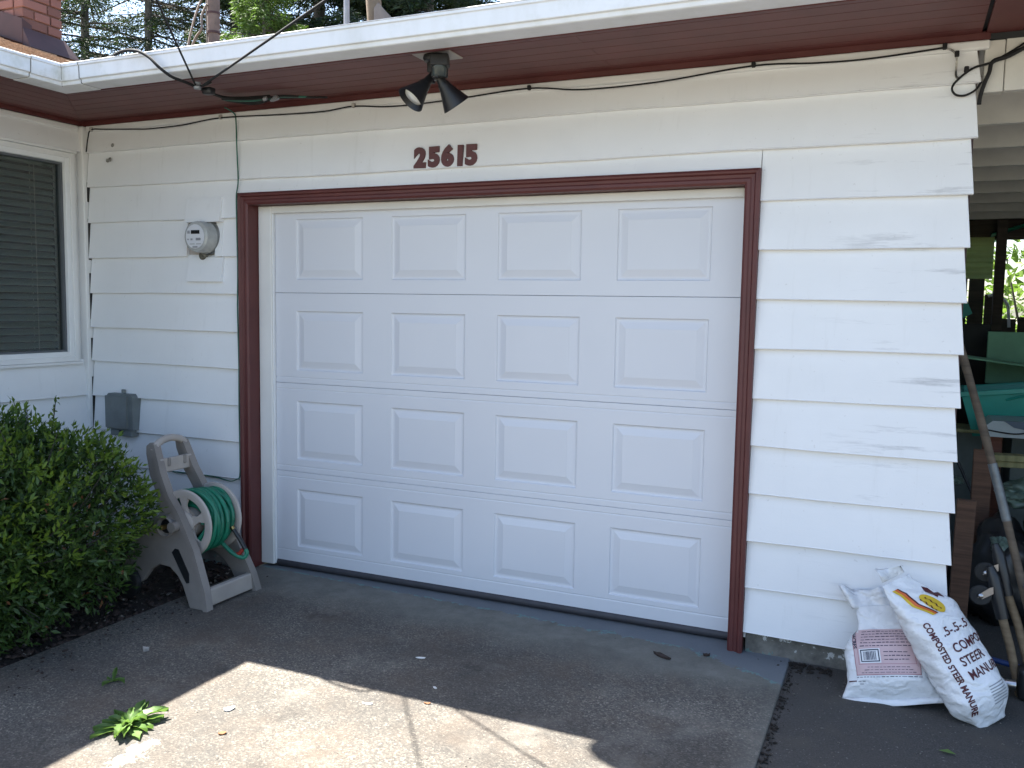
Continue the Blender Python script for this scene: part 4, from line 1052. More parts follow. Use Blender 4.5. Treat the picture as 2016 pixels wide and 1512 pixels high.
# slot and hub recess on the near side
sp_=lay([(-.118,.195),(-.100,.216),(-.078,.214),(.000,.105),(.004,.062),(-.012,.058),(-.035,.085)],-1)
m=MB(); n=len(sp_); m.add([p+Vector((0,-.003,0)) for p in sp_]+[p+Vector((0,.006,0)) for p in sp_],[tuple(range(n)),tuple(range(2*n-1,n-1,-1))]+[(i,n+i,n+(i+1)%n,(i+1)%n) for i in range(n)]); m.build('slot_recess',MATS['black_plastic'],sL)
mid=lay([(-.165,.317)],-1)[0]
RXm=Matrix.Translation(mid)@Matrix.Rotation(math.radians(90),4,'X')
m=MB(); m.lathe([(.052,-.01),(.054,.012),(.048,.018),(.040,.012),(.036,-.002),(.001,-.002)],24,RXm); m.build('hub_collar',MATS['taupe_dark'],sL,40)
m=MB(); m.lathe([(.036,.0),(.034,.004),(.001,.004)],20,RXm); m.build('hub_recess',MATS['black_plastic'],sL,40)
m=MB(); m.lathe([(.012,.0),(.013,.03),(.010,.042),(.001,.042)],12,RXm); m.build('hose_inlet',MATS['brass'],sL,40)
# wheels, handle, crossbars
for y in (-.215,.20):
    m=MB(); m.lathe([(.001,-.02),(.070,-.02),(.082,-.012),(.082,.012),(.070,.02),(.001,.02)],24,Matrix.Translation((-.27,y,.082))@Matrix.Rotation(math.radians(90),4,'X')); m.build('wheel',MATS['black_plastic'],reel,40)
def bar(p,q,w,h,name,mat,b=.006):
    p=Vector(p);q=Vector(q); d=q-p; L=d.length; R=d.to_track_quat('Y','Z').to_matrix().to_4x4(); R.translation=p
    m=MB(); m.rbox(-w/2,w/2,0,L,-h/2,h/2,b,2,R); return m.build(name,mat,reel)
yl,yr=-.105,.105
bar((.190,-.185,.052),(.190,.178,.052),.034,.085,'front_crossbar',MATS['taupe_light'])
bar((-.155,yl-.005,.662),(-.155,yr,.662),.020,.072,'upper_crossbar',MATS['taupe_light'])
m=MB(); 
gp_=[(-.190,yl,.735),(-.192,yl+.02,.765),(-.195,yl+.06,.782),(-.196,0,.790),(-.195,yr-.06,.785),(-.192,yr-.02,.770),(-.190,yr,.745)]
m.tube(smoothpath(gp_),.0185,10); m.build('handle_grip',MATS['taupe_light'],reel,60)
for yy in (yl+.052,yr-.052):
    m=MB(); m.rbox(-.150,-.136,yy-.008,yy+.008,.655,.700,.005,2); m.build('hose_clip',MATS['taupe_dark'],reel)
# drum: spindle and two flanges (part); axle along y at (x,z)
AX,AZ=-.10+.10,.325+.06
def flange(y,name,out):
    # ring + hub + five spokes
    T=Matrix.Translation((AX,y,AZ))@Matrix.Rotation(math.radians(90),4,'X')
    m=MB(); m.lathe([(.132,-.006),(.168,-.004),(.173,.0),(.168,.009),(.158,.012),(.132,.007),(.132,-.006)],40,T,False)
    m.lathe([(.001,-.008),(.060,-.008),(.062,.010),(.050,.016),(.001,.016)],28,T)
    for k in range(5):
        a=2*math.pi*k/5+.35
        vs=[]
        for zz in (-.006,.006):
            for rr,wd in ((.055,.026),(.095,.014),(.137,.030)):
                for s_ in (-1,1): vs.append(T@Vector((rr*math.cos(a)-s_*wd*math.sin(a),rr*math.sin(a)+s_*wd*math.cos(a),zz)))
        m.add(vs,[(0,2,3,1),(2,4,5,3),(6,7,9,8),(8,9,11,10),(0,6,8,2),(2,8,10,4),(1,3,9,7),(3,5,11,9)])
    return m.build(name,MATS['taupe_light'] if out else MATS['taupe_light'],reel,40)
flange(-.095,'drum_flange',True); flange(.115,'drum_flange',False)
m=MB(); m.tube([(AX,-.19,AZ),(AX,.19,AZ)],.026,16); m.tube([(AX,-.09,AZ),(AX,.11,AZ)],.075,24); m.build('spindle',MATS['taupe_dark'],reel,60)
# hose (wound on the reel: a thing of its own)
hose=empty('garden_hose',(-.10,-.47,.325),label='green garden hose wound on the reel with black spray nozzle',cat='hose')
pts=[]; rnd=random.Random(5)
turns=13; yq=-.082; dirn=1; R0=.088
for k in range(turns*20):
    a=2*math.pi*k/20; lay_=k/(turns*20)
    R_=R0+.046*lay_+.007*math.sin(a*3+k*.11)+.004*math.sin(k*.7)
    yq+=dirn*.019/20*3.1
    if yq>.085 or yq<-.085: dirn*=-1; 
    pts.append((R_*math.cos(a),yq+.012*math.sin(a+k*.05),R_*math.sin(a)))
pts2=pts[-int(20*4):]
m=MB(); m.tube(pts,.0105,8); m.build('hose_coil',MATS['hose_green'],hose,60)
for k in range(10):
    pp=[]; ph=rnd.uniform(0,6.28); y0=-.078+.0185*k+rnd.uniform(-.006,.006); RR=.143+rnd.uniform(-.008,.016)
    for j in range(41):
        a=2*math.pi*j/40; pp.append(((RR+.006*math.sin(2*a+ph))*math.cos(a),y0+.020*math.sin(a+ph)*(1 if k%2 else -1),(RR+.006*math.sin(2*a+ph))*math.sin(a)))
    m=MB(); m.tube(pp,.0112,8,False); m.build('hose_loop',MATS['hose_green'],hose,60)
noz=MB(); noz.tube([(.155,.06,-.045),(.195,.065,-.095),(.225,.07,-.145)],[.010,.012,.011],10)
no=noz.build('spray_nozzle',MATS['black_plastic'],hose,60)
m=MB(); m.tube(smoothpath([(.225,.07,-.145),(.232,.072,-.168),(.215,.06,-.188),(.16,.045,-.165),(.10,.035,-.115)]),.0105,8); m.build('hose_end',MATS['hose_green'],hose,60)
m=MB(); m.tube([(.215,.065,-.145),(.195,.06,-.170),(.170,.055,-.176)],[.010,.012,.010],8); m.build('nozzle_trigger',MATS['red_plastic'],no,60)
m=MB(); m.tube([(.148,.059,-.036),(.157,.06,-.048)],.011,10); m.build('nozzle_tip',MATS['brass'],no,60)

# ------------------------------------------------------------------ shrub at the left
bush=empty('trimmed_shrub',(-.80,-1.35,-.07),label='dense trimmed green shrub in front of the window',cat='shrub')
r=np.random.RandomState(12)
def bush_pts(n, lo, hi):
    d=r.normal(size=(n,3)); d/=np.linalg.norm(d,axis=1,keepdims=True)
    p=2.7; k=(np.abs(d)**p).sum(1)**(-1/p)
    d=d*k[:,None]
    rr=lo+(hi-lo)*r.rand(n)
    c=np.array([.06,-.09,.435]); R=np.array([.685,.86,.47])
    P=c+d*R*rr[:,None]
    lumps=1+.07*np.sin(P[:,0]*9+1)*np.sin(P[:,1]*8)+.06*np.sin(P[:,1]*15+P[:,2]*12)
    P=c+(P-c)*lumps[:,None]
    nrm=d/R; nrm/=np.linalg.norm(nrm,axis=1,keepdims=True)
    ok=P[:,2]>.0
    return P[ok],nrm[ok]
def sprigs(P,Nr,k,ls,spread,seed,upb=.5,stem=.05):
    rr=np.random.RandomState(seed); L=[]
    D=Nr+np.array([0,0,upb])+rr.normal(size=P.shape)*.45; D/=np.linalg.norm(D,axis=1,keepdims=True)
    for j in range(k):
        t=(j/max(k-1,1))
        pos=P+D*stem*t*(.7+.6*rr.rand(len(P),1))
        dd=D*(.35+.9*t)+rr.normal(size=P.shape)*spread
        L.append(leaves(pos,dd,ls*(.65+.7*rr.rand(len(P))),rr,.36))
    return cat_(L)
P,Nr=bush_pts(7000,.70,1.0); Va=sprigs(P,Nr,6,.036,.75,3)
P,Nr=bush_pts(2600,.25,.75); Vb=sprigs(P,Nr,4,.045,.9,4)
V,F=cat_([Va,Vb]); np_mesh('foliage',V,F,MATS['shrub_leaf'],bush,kind='stuff')
P,Nr=bush_pts(3000,.96,1.05); keep=(Nr[:,2]>-.25)&((np.sin(P[:,1]*11+2)+np.sin(P[:,0]*13)+np.sin(P[:,2]*9))>-.9); P,Nr=P[keep],Nr[keep]
V1=sprigs(P,Nr,6,.034,.55,5,.6,.06)
# a few long shoots standing out of the top
rr=np.random.RandomState(9); L=[]; stm=MB()
for k in range(26):
    x,y=rr.uniform(-.45,.5),rr.uniform(-.6,.75); h=rr.uniform(.10,.20); b=np.array([x,y,.80+.05*rr.rand()]); d=np.array([rr.normal()*.25,rr.normal()*.25,1]); d/=np.linalg.norm(d)
    n=9; pos=np.array([b+d*h*(.3+.7*i/n) for i in range(n)]); L.append(leaves(pos,np.tile(d*.5,(n,1))+rr.normal(size=(n,3))*.7,.038*(.7+.5*rr.rand(n)),rr,.34))
    stm.tube([b-d*.2,b+d*h],[.004,.0015],5)
V,F=cat_([V1]+L); np_mesh('new_growth',V,F,MATS['shrub_tip'],bush,kind='stuff')
P,Nr=bush_pts(260,.80,1.02); V,F=sprigs(P,Nr,1,.034,1.2,8); np_mesh('dead_leaves',V,F,MATS['leaf_dry'],bush,kind='stuff')
P,Nr=bush_pts(220,.98,1.04)
for p_,n_ in zip(P,Nr):
    p_=Vector(p_); n_=Vector(n_); q_=p_-n_*.16-Vector((0,0,.05)); stm.tube([q_,p_+Vector((0,0,.012))],[.0032,.0014],4)
for k in range(14):
    a=k*2.4; stm.tube([(.08*math.cos(a),.25*math.sin(a),0),(.22*math.cos(a),.45*math.sin(a),.3),(.42*math.cos(a),.65*math.sin(a),.7)],[.014,.010,.004],6)
stm.build('stem',MATS['twig_bark'],bush,60)

# weeds in the driveway
def weed(name,c,n,size,label,seed,up):
    w=empty(name,c,label=label,cat='weed'); rnd=random.Random(seed)
    for k in range(n):
        a=k*2.399+rnd.uniform(-.3,.3); L=size*rnd.uniform(.55,1.1)*(1 if k<n*.65 else .75); W_=L*rnd.uniform(.19,.29); el=rnd.uniform(.05,.45) if k<n*.65 else rnd.uniform(.7,1.3)*up
        vs=[];fs=[]; m_=7
        for i in range(m_+1):
            t=i/m_; rr_=L*t; z=math.sin(el)*rr_-1.6*L*(t**2.2)*math.sin(el)*.45+.004; h=math.cos(el)*rr_
            wd=W_*(.18+math.sin(math.pi*min(t*1.02,1))**.8*.85)*(1+.18*((i%2)*2-1))*(1 if t<.98 else .25)*.5
            cx,cy=h*math.cos(a),h*math.sin(a); px,py=-math.sin(a),math.cos(a)
            vs+=[(cx+px*wd,cy+py*wd,max(z+.012*t,.002)),(cx,cy,max(z-.004,.001)),(cx-px*wd,cy-py*wd,max(z+.012*t,.002))]
        tw=rnd.uniform(-.03,.03); vs=[(x_+tw*(z_-.004),y_-tw*z_*2,z_+.006*math.sin(9*x_+seed+k)*(z_>.006)) for x_,y_,z_ in vs]
        for i in range(m_): fs+=[(3*i,3*i+1,3*i+4,3*i+3),(3*i+1,3*i+2,3*i+5,3*i+4)]
        m=MB(); m.add(vs,fs); m.build('leaf',MATS['weed_leaf'],w,70,False)
    if n>10:
        m=MB(); rr2=random.Random(2)
        for k in range(46):
            a=rr2.uniform(0,6.28); d=abs(rr2.gauss(0,.045)); q_=rr2.uniform(.003,.009); x_,y_=d*math.cos(a),d*math.sin(a)
            m.add([(x_+q_,y_,0),(x_-q_*.5,y_+q_,0),(x_-q_*.5,y_-q_,0),(x_,y_,q_)],[(0,1,3),(1,2,3),(2,0,3),(0,2,1)])
        m.build('root_soil',MATS['soil'],w,kind='stuff')
        for k in range(7):
            a=k*.9; m=MB(); m.tube([(0,0,0),(.02*math.cos(a),.02*math.sin(a),.012),(.05*math.cos(a),.05*math.sin(a),.022)],[.004,.003,.002],5); m.build('leaf_stalk',MATS['weed_leaf'],w,60)
    return w
weed('dandelion_weed',(.70,-1.665,G),36,.135,'bright green leafy weed growing from the concrete at the shadow edge',3,1)
weed('dandelion_weed',(.36,-1.43,G),5,.075,'small dark low weed in the shade left of the bright weed',8,.3)

# ------------------------------------------------------------------ bags
class Bag:
    """pillow bag: s 0..1 bottom->top, t -1..1 across the front; local axes X across, Y up the bag, Z out of the face"""
    def __init__(s,L,wf,tf,wr=.0,cx=lambda s:0): s.L,s.wf,s.tf,s.wr,s.cx=L,wf,tf,wr,cx
    def surf(s,ss,th):      # th angle: 0 face centre, +-pi/2 edges, pi back
        w=s.wf(ss); t=s.tf(ss)
        c=math.cos(th); sn=math.sin(th)
        x=w*(abs(sn)**.85)*(1 if sn>=0 else -1); z=t*(abs(c)**.75)*(1 if c>=0 else -1)
        k=s.wr*(math.sin(ss*31+4*th)*.5+math.sin(ss*57+9*th+1)*.35+math.sin(ss*17-6*th)*.4)
        return Vector((x+s.cx(ss),ss*s.L,z))+Vector((sn*k,0,c*k))
    def mesh(s,ns=60,nt=48):
        m=MB(); vs=[s.surf(i/ns,-math.pi+2*math.pi*j/nt) for i in range(ns+1) for j in range(nt)]
        m.add(vs,[(i*nt+j,i*nt+(j+1)%nt,(i+1)*nt+(j+1)%nt,(i+1)*nt+j) for i in range(ns) for j in range(nt)]+[tuple(range(nt-1,-1,-1)),tuple(range(ns*nt,(ns+1)*nt))]); return m
    def arc(s,ss,d):     # arc distance d from face centre -> angle
        w=s.wf(ss);t=s.tf(ss); th=0; acc=0; st=.03*(1 if d>=0 else -1); p=s.surf(ss,0)
        lo,hi=0,math.pi*.95
        # monotone walk
        tgt=abs(d); sg=1 if d>=0 else -1
        while acc<tgt and abs(th)<math.pi*.9:
            th2=th+.04*sg; q=s.surf(ss,th2); stp=(q-p).length
            if acc+stp>tgt: return th+.04*sg*(tgt-acc)/max(stp,1e-6)
            acc+=stp; th=th2; p=q
        return th
    def on(s,y,d,lift=.0012):     # y metres up the bag, d metres across from face centre
        ss=min(max(y/s.L,.005),.995); th=s.arc(ss,d); a=s.surf(ss,th)
        e=.01; du=s.surf(ss,th+e)-s.surf(ss,th-e); dv=s.surf(min(ss+e,1),th)-s.surf(max(ss-e,0),th)
        n=du.cross(dv)
        n = n.normalized() if n.length>1e-9 else Vector((0,0,1))
        return a+n*lift
def wrap_mesh(bag,me,fn,lift):
    bm=bmesh.new(); bm.from_mesh(me)
    bmesh.ops.triangulate(bm,faces=bm.faces[:])
    for _ in range(2):
        ed=[e for e in bm.edges if e.calc_length()>.02]
        if ed: bmesh.ops.subdivide_edges(bm,edges=ed,cuts=1)
    bmesh.ops.triangulate(bm,faces=bm.faces[:])
    for v in bm.verts:
        y,d=fn(v.co.x,v.co.y); v.co=bag.on(y,d,lift)
    bm.to_mesh(me); bm.free()
def print_text(bag,parent,body,size,fn,mat,lift=.0014,offset=.0,align='LEFT',name='printed_text',sx=1):
    me=text_mesh(body,size,0,offset,align,sx); wrap_mesh(bag,me,fn,lift); me.materials.clear(); me.materials.append(mat)
    o=bpy.data.objects.new(name,me); COL.objects.link(o); o.parent=parent; return o
def print_poly(bag,parent,polys,fn,mat,lift=.0012,name='printed_shape'):
    bm=bmesh.new()
    for poly in polys:
        f=bm.faces.new([bm.verts.new((x,y,0)) for x,y in poly])
    bmesh.ops.triangulate(bm,faces=bm.faces[:])
    for _ in range(4):
        ed=[e for e in bm.edges if e.calc_length()>.018]
        if not ed: break
        bmesh.ops.subdivide_edges(bm,edges=ed,cuts=1); bmesh.ops.triangulate(bm,faces=bm.faces[:])
    for v in bm.verts:
        y,d=fn(v.co.x,v.co.y); v.co=bag.on(y,d,lift)
    me=bpy.data.meshes.new(name); bm.to_mesh(me); bm.free(); me.materials.append(mat)
    o=bpy.data.objects.new(name,me); COL.objects.link(o); o.parent=parent; return o
def orient(o,P,Y,Z):
    Y=Vector(Y).normalized(); Z=Vector(Z); Z=(Z-Y*Z.dot(Y)).normalized(); X=Y.cross(Z)
    R=Matrix((X,Y,Z)).transposed().to_4x4(); R.translation=P; o.matrix_world=R
def sm(t,a,b):
    t=min(max((t-a)/(b-a),0),1); return t*t*(3-2*t)
# compost bag, leaning to the left against the wall and the other bag
L2=.585
b2=Bag(L2,lambda s:.122*(.55+.45*sm(s,0,.16))*(1-.42*sm(s,.72,1)), lambda s:.004+.080*(sm(s,-.03,.20)**.7)*(1-sm(s,.62,1.0)*.985), .0042,lambda s:-.052*sm(s,.70,1))
bag2=empty('compost_bag',label='white compost bag with maroon lettering and yellow oval leaning left',cat='bag')
b2.mesh(90,64).build('bag_body',MATS['bag_plastic'],bag2,180)
MR=MATS['print_maroon']
print_text(b2,bag2,'COMPOSTED STEER MANURE',.033,lambda x,y:(.405-x,-.100+y),MR,offset=.0012,sx=.80)
print_text(b2,bag2,'.5-.5-.5',.044,lambda x,y:(.335+y,-.052+x),MR,offset=.0008)
print_text(b2,bag2,'COMPOSTED',.046,lambda x,y:(.270+y,-.050+x),MR,offset=.0009,sx=.92)
print_text(b2,bag2,'STEER',.046,lambda x,y:(.218+y,-.050+x),MR,offset=.0009,sx=.92)
print_text(b2,bag2,'MANURE',.046,lambda x,y:(.166+y,-.050+x),MR,offset=.0009,sx=.92)
for k in range(7): print_poly(b2,bag2,[[(0,0),(.085,0),(.085,.004),(0,.004)]],lambda x,y,k=k:(.120-.010*k+y,-.0+x),MATS['print_grey'],name='small_print')
def band(off,w):
    c=[(.552,.036),(.525,.044),(.472,.028),(.418,.048)]     # (y up, d across) bent brand stripe
    a=[(y,d-.080+off) for y,d in c]; b=[(y,d-.080+off+w) for y,d in c]
    return [[(d,y) for y,d in a]+[(d,y) for y,d in reversed(b)]]
fnb=lambda x,y:(y,x)
print_poly(b2,bag2,band(-.012,.012),fnb,MATS['print_yellow'],name='brand_stripe'); print_poly(b2,bag2,band(.0,.012),fnb,MATS['print_orange'],name='brand_stripe'); print_poly(b2,bag2,band(.012,.007),fnb,MR,name='brand_stripe')
print_poly(b2,bag2,[[(.012+.030*math.cos(a),.455+.044*math.sin(a)) for a in [2*math.pi*i/28 for i in range(28)]]],fnb,MATS['print_yellow'],name='yellow_oval')
for k in range(2): print_poly(b2,bag2,[[(-.014+.024*k+.004*math.sin(i*1.9),.425+.06*i/10) for i in range(11)]+[(-.010+.024*k+.004*math.sin(i*1.9+.8),.425+.06*i/10) for i in range(10,-1,-1)]],fnb,MR,.0026,name='oval_script')
print_poly(b2,bag2,[[(.050,.50),(.066,.525),(.080,.51),(.075,.485),(.092,.48),(.078,.455),(.066,.47),(.055,.465)]],fnb,MR,name='printed_emblem')
print_poly(b2,bag2,[[(.10,.02),(.125,.02),(.125,.04),(.10,.045)]],fnb,MATS['print_orange'],name='printed_mark')
orient(bag2,(3.490,-.270,-.068),(-.315,.13,.47),(.66,-.72,.34))
# top flap of the compost bag: a thin folded sheet standing above the seal
m=MB(); vs=[]; n=10
for i in range(n+1):
    u=i/n; x=-.112+.115*u
    vs+=[(x,.595,.004*math.sin(u*9)),(x-.004,.63+.004*math.sin(u*5),.012*math.sin(u*6+1)),(x-.012+.02*u,.655-.035*u,.016*math.sin(u*7+2))]
m.add(vs,[(3*i,3*i+1,3*i+4,3*i+3) for i in range(n)]+[(3*i+1,3*i+2,3*i+5,3*i+4) for i in range(n)])
o=m.build('top_flap',MATS['bag_plastic'],bag2,180,False)
sd=o.modifiers.new('solid','SOLIDIFY'); sd.thickness=.0015

# flatter bag with pink label behind it
L1=.365
b1=Bag(L1,lambda s:.178*(1-.16*sm(s,.02,.25))*(1-.44*sm(s,.52,.80)), lambda s:.004+.062*(sm(s,-.02,.22)**.8)*(1-.80*sm(s,.55,.80)), .0022)
bag1=empty('fertilizer_bag',label='white sack with pink printed label slumped against the siding',cat='bag')
b1.mesh(70,60).build('bag_body',MATS['bag_plastic'],bag1,180)
fn=lambda x,y:(y,x)
def rect(x0,x1,y0,y1): return [[(x0,y0),(x1,y0),(x1,y1),(x0,y1)]]
print_poly(b1,bag1,rect(-.118,.118,.088,.268),fn,MATS['print_pink'],.0012,'pink_label')
fr_=[rect(-.118,.118,.088,.0905)[0],rect(-.118,-.1155,.0905,.268)[0],rect(.1155,.118,.0905,.268)[0],rect(-.104,.104,.128,.1295)[0],rect(-.104,-.1025,.1295,.262)[0],rect(.1025,.104,.1295,.262)[0]]
print_poly(b1,bag1,fr_,fn,MATS['print_pinkline'],.0022,'label_border')
print_poly(b1,bag1,rect(-.098,-.022,.133,.187),fn,MATS['print_white'],.0022,'barcode_panel')
bars=[rect(-.094,-.026,.137,.141)[0],rect(-.094,-.026,.180,.184)[0],rect(-.094,-.090,.141,.180)[0],rect(-.030,-.026,.141,.180)[0]]
x=-.084; rnd=random.Random(2)
while x<-.038:
    w=rnd.choice([.0012,.002,.003]); bars.append(rect(x,x+w,.144,.177)[0]); x+=w+rnd.choice([.0014,.0022])
print_poly(b1,bag1,bars,fn,MATS['print_navy'],.0030,'barcode')
# rows of tiny unreadable print: word-sized dashes
tx=[]; rnd=random.Random(6)
def row(y,x0,x1,h=.0028):
    x=x0
    while x<x1-.006:
        w=rnd.uniform(.006,.018); hh=h*rnd.uniform(.7,1.2); tx.append(rect(x,min(x+w,x1),y,y+hh)[0]); x+=w+.004
for i in range(6): row(.196+.012*i,-.092+.003*i,.095)
for i in range(3): row(.144+.014*i,-.010,.085)
for i in range(3): row(.096+.010*i,-.098+.012*i,.098-.01*i,.002)
row(.080,-.118,.125,.0022); row(.066,-.114,-.088,.002); row(.057,-.110,-.092,.002)
print_poly(b1,bag1,tx,fn,MATS['print_navy'],.0024,'small_print')
print_poly(b1,bag1,rect(-.152,-.120,.066,.070),fn,MR,.002,'printed_bar')
print_text(b1,bag1,'GREENACRES',.020,lambda x,y:(.305-x*.95,-.118+y),MATS['print_navy'],.002,.0006)
orient(bag1,(3.150,-.255,-.062),(-.075,.195,.33),(.04,-.86,.50))
# loose gathered top of the sack
m=MB(); vs=[]; n=24; rows_=7
for j in range(rows_):
    v=j/(rows_-1)
    for i in range(n+1):
        u=i/n; w=.098+.028*v; x=-w+2*w*u
        vs.append((x-.015*v, L1-.012+.085*v+.012*v*math.sin(u*8+1), .010+.022*v*math.sin(u*11+2*v)+.012*v*math.sin(u*23)))
m.add(vs,[(j*(n+1)+i,j*(n+1)+i+1,(j+1)*(n+1)+i+1,(j+1)*(n+1)+i) for j in range(rows_-1) for i in range(n)])
o=m.build('top_flap',MATS['bag_plastic'],bag1,180,False); sd=o.modifiers.new('solid','SOLIDIFY'); sd.thickness=.0015
# bottom hem
m=MB(); vs=[]
for i in range(31):
    u=i/30; x=-.180+.36*u; vs+=[(x,.012,.010+.004*math.sin(u*9)),(x*1.02,-.014+.006*math.sin(u*7+1),.018+.006*math.sin(u*12))]
m.add(vs,[(2*i,2*i+2,2*i+3,2*i+1) for i in range(30)]); o=m.build('bottom_hem',MATS['bag_plastic'],bag1,180,False); sd=o.modifiers.new('solid','SOLIDIFY'); sd.thickness=.002

# ------------------------------------------------------------------ debris
def chip(name,x,y,L,Wd,h,mat,label,cat,rz,seed):
    rnd=random.Random(seed); n=9; m=MB(); top=[];bot=[]
    for i in range(n):
        a=2*math.pi*i/n; rr=rnd.uniform(.75,1.15); top.append((L*.5*rr*math.cos(a),Wd*.5*rr*math.sin(a),h*(.6+.6*rnd.random())+.25*h*math.cos(2*a))); bot.append((top[-1][0]*.9,top[-1][1]*.9,.0005))
    m.add(top+bot,[tuple(range(n)),tuple(range(2*n-1,n-1,-1))]+[(i,n+i,n+(i+1)%n,(i+1)%n) for i in range(n)])
    o=m.build(name,mat,None,None,label=label,cat=cat); o.location=(x,y,G+.0005); o.rotation_euler=(0,0,rz); return o
chip('bark_chip',2.245,-.232,.105,.028,.010,MATS['bark_chip'],'long dark bark chip on the concrete near the right door jamb','bark chip',-.55,1)
chip('bark_chip',2.412,-.135,.03,.02,.010,MATS['bark_chip'],'small dark chip near the foot of the right casing','bark chip',.4,2)
chip('paint_flake',1.325,-.70,.045,.014,.004,MATS['paint_flake'],'white paint flake in the shade in front of the door middle','paint flake',.3,3)
chip('paint_flake',1.52,-.93,.024,.012,.004,MATS['paint_flake'],'small white flake just inside the shadow edge','paint flake',-.4,4)
chip('paint_flake',1.36,-1.16,.04,.012,.004,MATS['paint_flake'],'white flake on the sunlit concrete near the shadow edge','paint flake',.2,5)
chip('paint_flake',.93,-1.42,.045,.03,.006,MATS['paint_flake'],'pale crumpled flake left of the reddish leaf','paint flake',1.0,6)
chip('dry_leaf',1.035,-1.57,.034,.024,.006,MATS['leaf_dry'],'reddish curled leaf on the sunlit concrete','leaf',.8,7)
chip('dry_leaf',1.56,-1.06,.03,.014,.005,MATS['leaf_dry'],'tan leaf by the shadow edge in front of the door','leaf',.3,8)
chip('dry_leaf',1.26,-1.86,.02,.012,.005,MATS['leaf_dry'],'small brown leaf at the bottom of the sunlit patch','leaf',.5,9)
chip('stone',.235,-1.15,.03,.022,.016,MATS['stone_pale'],'pale stone on the shaded concrete by the bush','stone',.5,10)
m=MB(); m.add([(3.30,-.58,-.068),(3.335,-.60,-.062),(3.355,-.595,-.064),(3.33,-.575,-.060)],[(0,1,2,3)]); m.build('green_leaf',MATS['weed_leaf'],None,None,False,label='single green leaf lying on the asphalt',cat='leaf')
# gravel, mulch and dirt: nobody could count it
def scatter(name,n,fx,size,mat,seed,label=None):
    r=np.random.RandomState(seed); base=np.array([[1,0,0],[-1,0,0],[0,1,0],[0,-1,0],[0,0,1],[0,0,-1]],float); Fb=np.array([[0,2,4],[2,1,4],[1,3,4],[3,0,4],[2,0,5],[1,2,5],[3,1,5],[0,3,5]])
    V=[];F=[]
    for i in range(n):
        x,y,z=fx(r); s=size*(.4+1.3*r.rand()**2)
        a=r.rand()*6.28; R=np.array([[math.cos(a),-math.sin(a),0],[math.sin(a),math.cos(a),0],[0,0,1]])
        v=(base*(s*(.6+.7*r.rand(3)))*np.array([1,.7,.5])+r.normal(size=(6,3))*s*.15)@R.T+np.array([x,y,z]); V.append(v);F.append(Fb+6*i)
    return np_mesh(name,np.concatenate(V),np.concatenate(F),mat,None,kind='stuff')
scatter('bed_gravel',150,lambda r:(-.17-abs(r.normal())*.22,-.05-1.75*r.rand(),-.062),.010,MATS['stone_bed'],1)
scatter('bark_mulch',1500,lambda r:(-.155-1.1*r.rand()**1.6,.0-2.2*r.rand(),-.064),.016,MATS['bark_chip'],2)
scatter('edge_dirt',420,lambda r:(2.752+abs(r.normal())*.016,.0-1.5*r.rand(),-.069),.006,MATS['soil'],3)
scatter('edge_dirt',150,lambda r:(2.62+.30*r.rand(),-.03-abs(r.normal())*.035,-.066),.010,MATS['soil'],4)
scatter('asphalt_grit',420,lambda r:(2.75+1.3*r.rand(),-1.6*r.rand(),-.070),.0038,MATS['stone_bed'],5)
scatter('concrete_grit',500,lambda r:(-.13+2.85*r.rand(),-.1-2.1*r.rand(),-.0595),.003,MATS['stone_bed'],6)
scatter('leaf_litter',160,lambda r:(-.10+abs(r.normal())*.10,-.1-1.6*r.rand(),-.058),.008,MATS['bark_chip'],7)

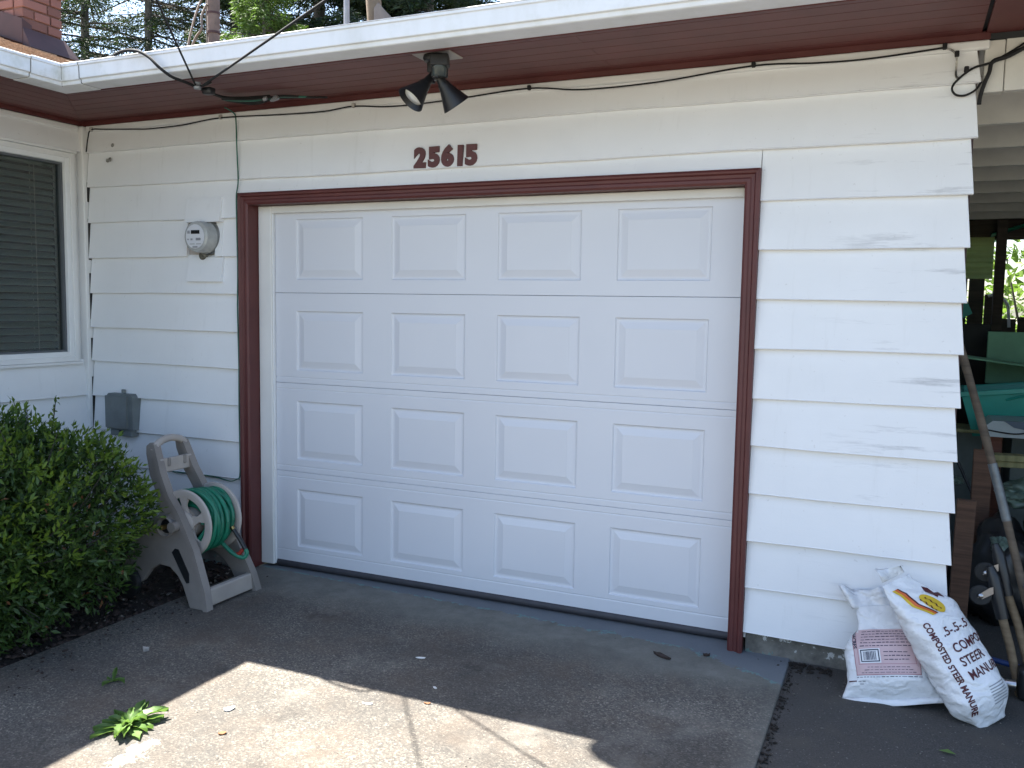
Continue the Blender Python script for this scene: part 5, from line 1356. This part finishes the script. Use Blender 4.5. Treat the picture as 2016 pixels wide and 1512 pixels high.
# ------------------------------------------------------------------ fir trees behind the house
def fir(name,base,h,rad,zlo,label,seed,nb,dens,mat,tr=.16,droop=.35,dead=0,size=.17,taper=.75):
    t=empty(name,(base[0],base[1],-.1),label=label,cat='fir tree',group='firs behind the house'); r=np.random.RandomState(seed)
    m=MB(); zs=np.linspace(0,h,14); m.tube([(.03*math.sin(z*.6+seed),.03*math.cos(z*.5),z) for z in zs],[max(.02,tr*(1-(z/h)*.85)) for z in zs],12); m.build('trunk',MATS['fir_bark'],t,60)
    br=MB(); L=[]
    for k in range(nb):
        z=zlo+(h-zlo)*r.rand()**1.15; fr=(z-zlo)/(h-zlo); R=rad*(1-fr*taper)*(.55+.6*r.rand()); a=r.rand()*6.283
        d=np.array([math.cos(a),math.sin(a),0]); pts=[]
        for i in range(6):
            s=i/5; pts.append(np.array([0,0,z])+d*R*s+np.array([0,0,-droop*R*s**1.4+.12*R*s**3]))
        br.tube([Vector(p) for p in pts],[.028*(1-.8*i/5)*(R/rad+.3) for i in range(6)],4,False)
        bare = dead and (k%dead==0)
        n=int(dens*R*(0.12 if bare else 1)*(1 if z<10.8 else .22))
        if n<1: continue
        s=.18+.82*r.rand(n)**.75
        P=np.array([0,0,z])+d*R*s[:,None]+np.stack([np.zeros(n),np.zeros(n),-droop*R*s**1.4+.12*R*s**3],1)
        sd=np.cross(d,[0,0,1]); lat=r.normal(size=n)*.20*R*(1.15-s)+r.normal(size=n)*.08
        P=P+sd*lat[:,None]+np.stack([np.zeros(n),np.zeros(n),-np.abs(r.normal(size=n))*.13-.25*np.abs(lat)],1)
        D=d*(.8)+sd*np.sign(lat)[:,None]*.8+r.normal(size=(n,3))*.35+np.array([0,0,-.45])
        L.append(leaves(P,D,size*(.5+.9*r.rand(n)),r,.30))
    br.build('branch',MATS['twig_bark'],t,60,False)
    V,F=cat_(L); np_mesh('foliage',V,F,mat,t,kind='stuff'); return t
NE=MATS['fir_needles']
fir('fir_tree',(-14.35,11.05),16,2.6,5.5,'slim bare-trunked fir nearest the chimney',1,130,300,NE,.15,.30,3,.075,.5)
fir('fir_tree',(-13.05,11.65),17,3.2,4.6,'dark-trunked fir right of the slim one, thicker needles',2,140,330,NE,.14,.35,3,.075,.5)
fir('fir_tree',(-12.3,13.6),18,3.6,4.6,'fir with hidden trunk behind the banded vent pipe',3,170,480,NE,.16,.35,4,.075,.5)
fir('fir_tree',(-9.0,12.6),17,3.3,4.0,'broad dense dark fir above the middle of the gutter',4,330,520,NE,.2,.30,0,.10,.6)
fir('fir_tree',(-6.55,13.2),16,2.1,4.0,'dense dark fir with drooping tips behind the antenna pole',5,280,620,NE,.18,.40,0,.10,.5)
fir('fir_tree',(-7.75,9.3),7.9,1.7,3.0,'young light green fir in front of the dark ones',6,150,520,MATS['fir_needles_light'],.09,.22,0,.075,.8)
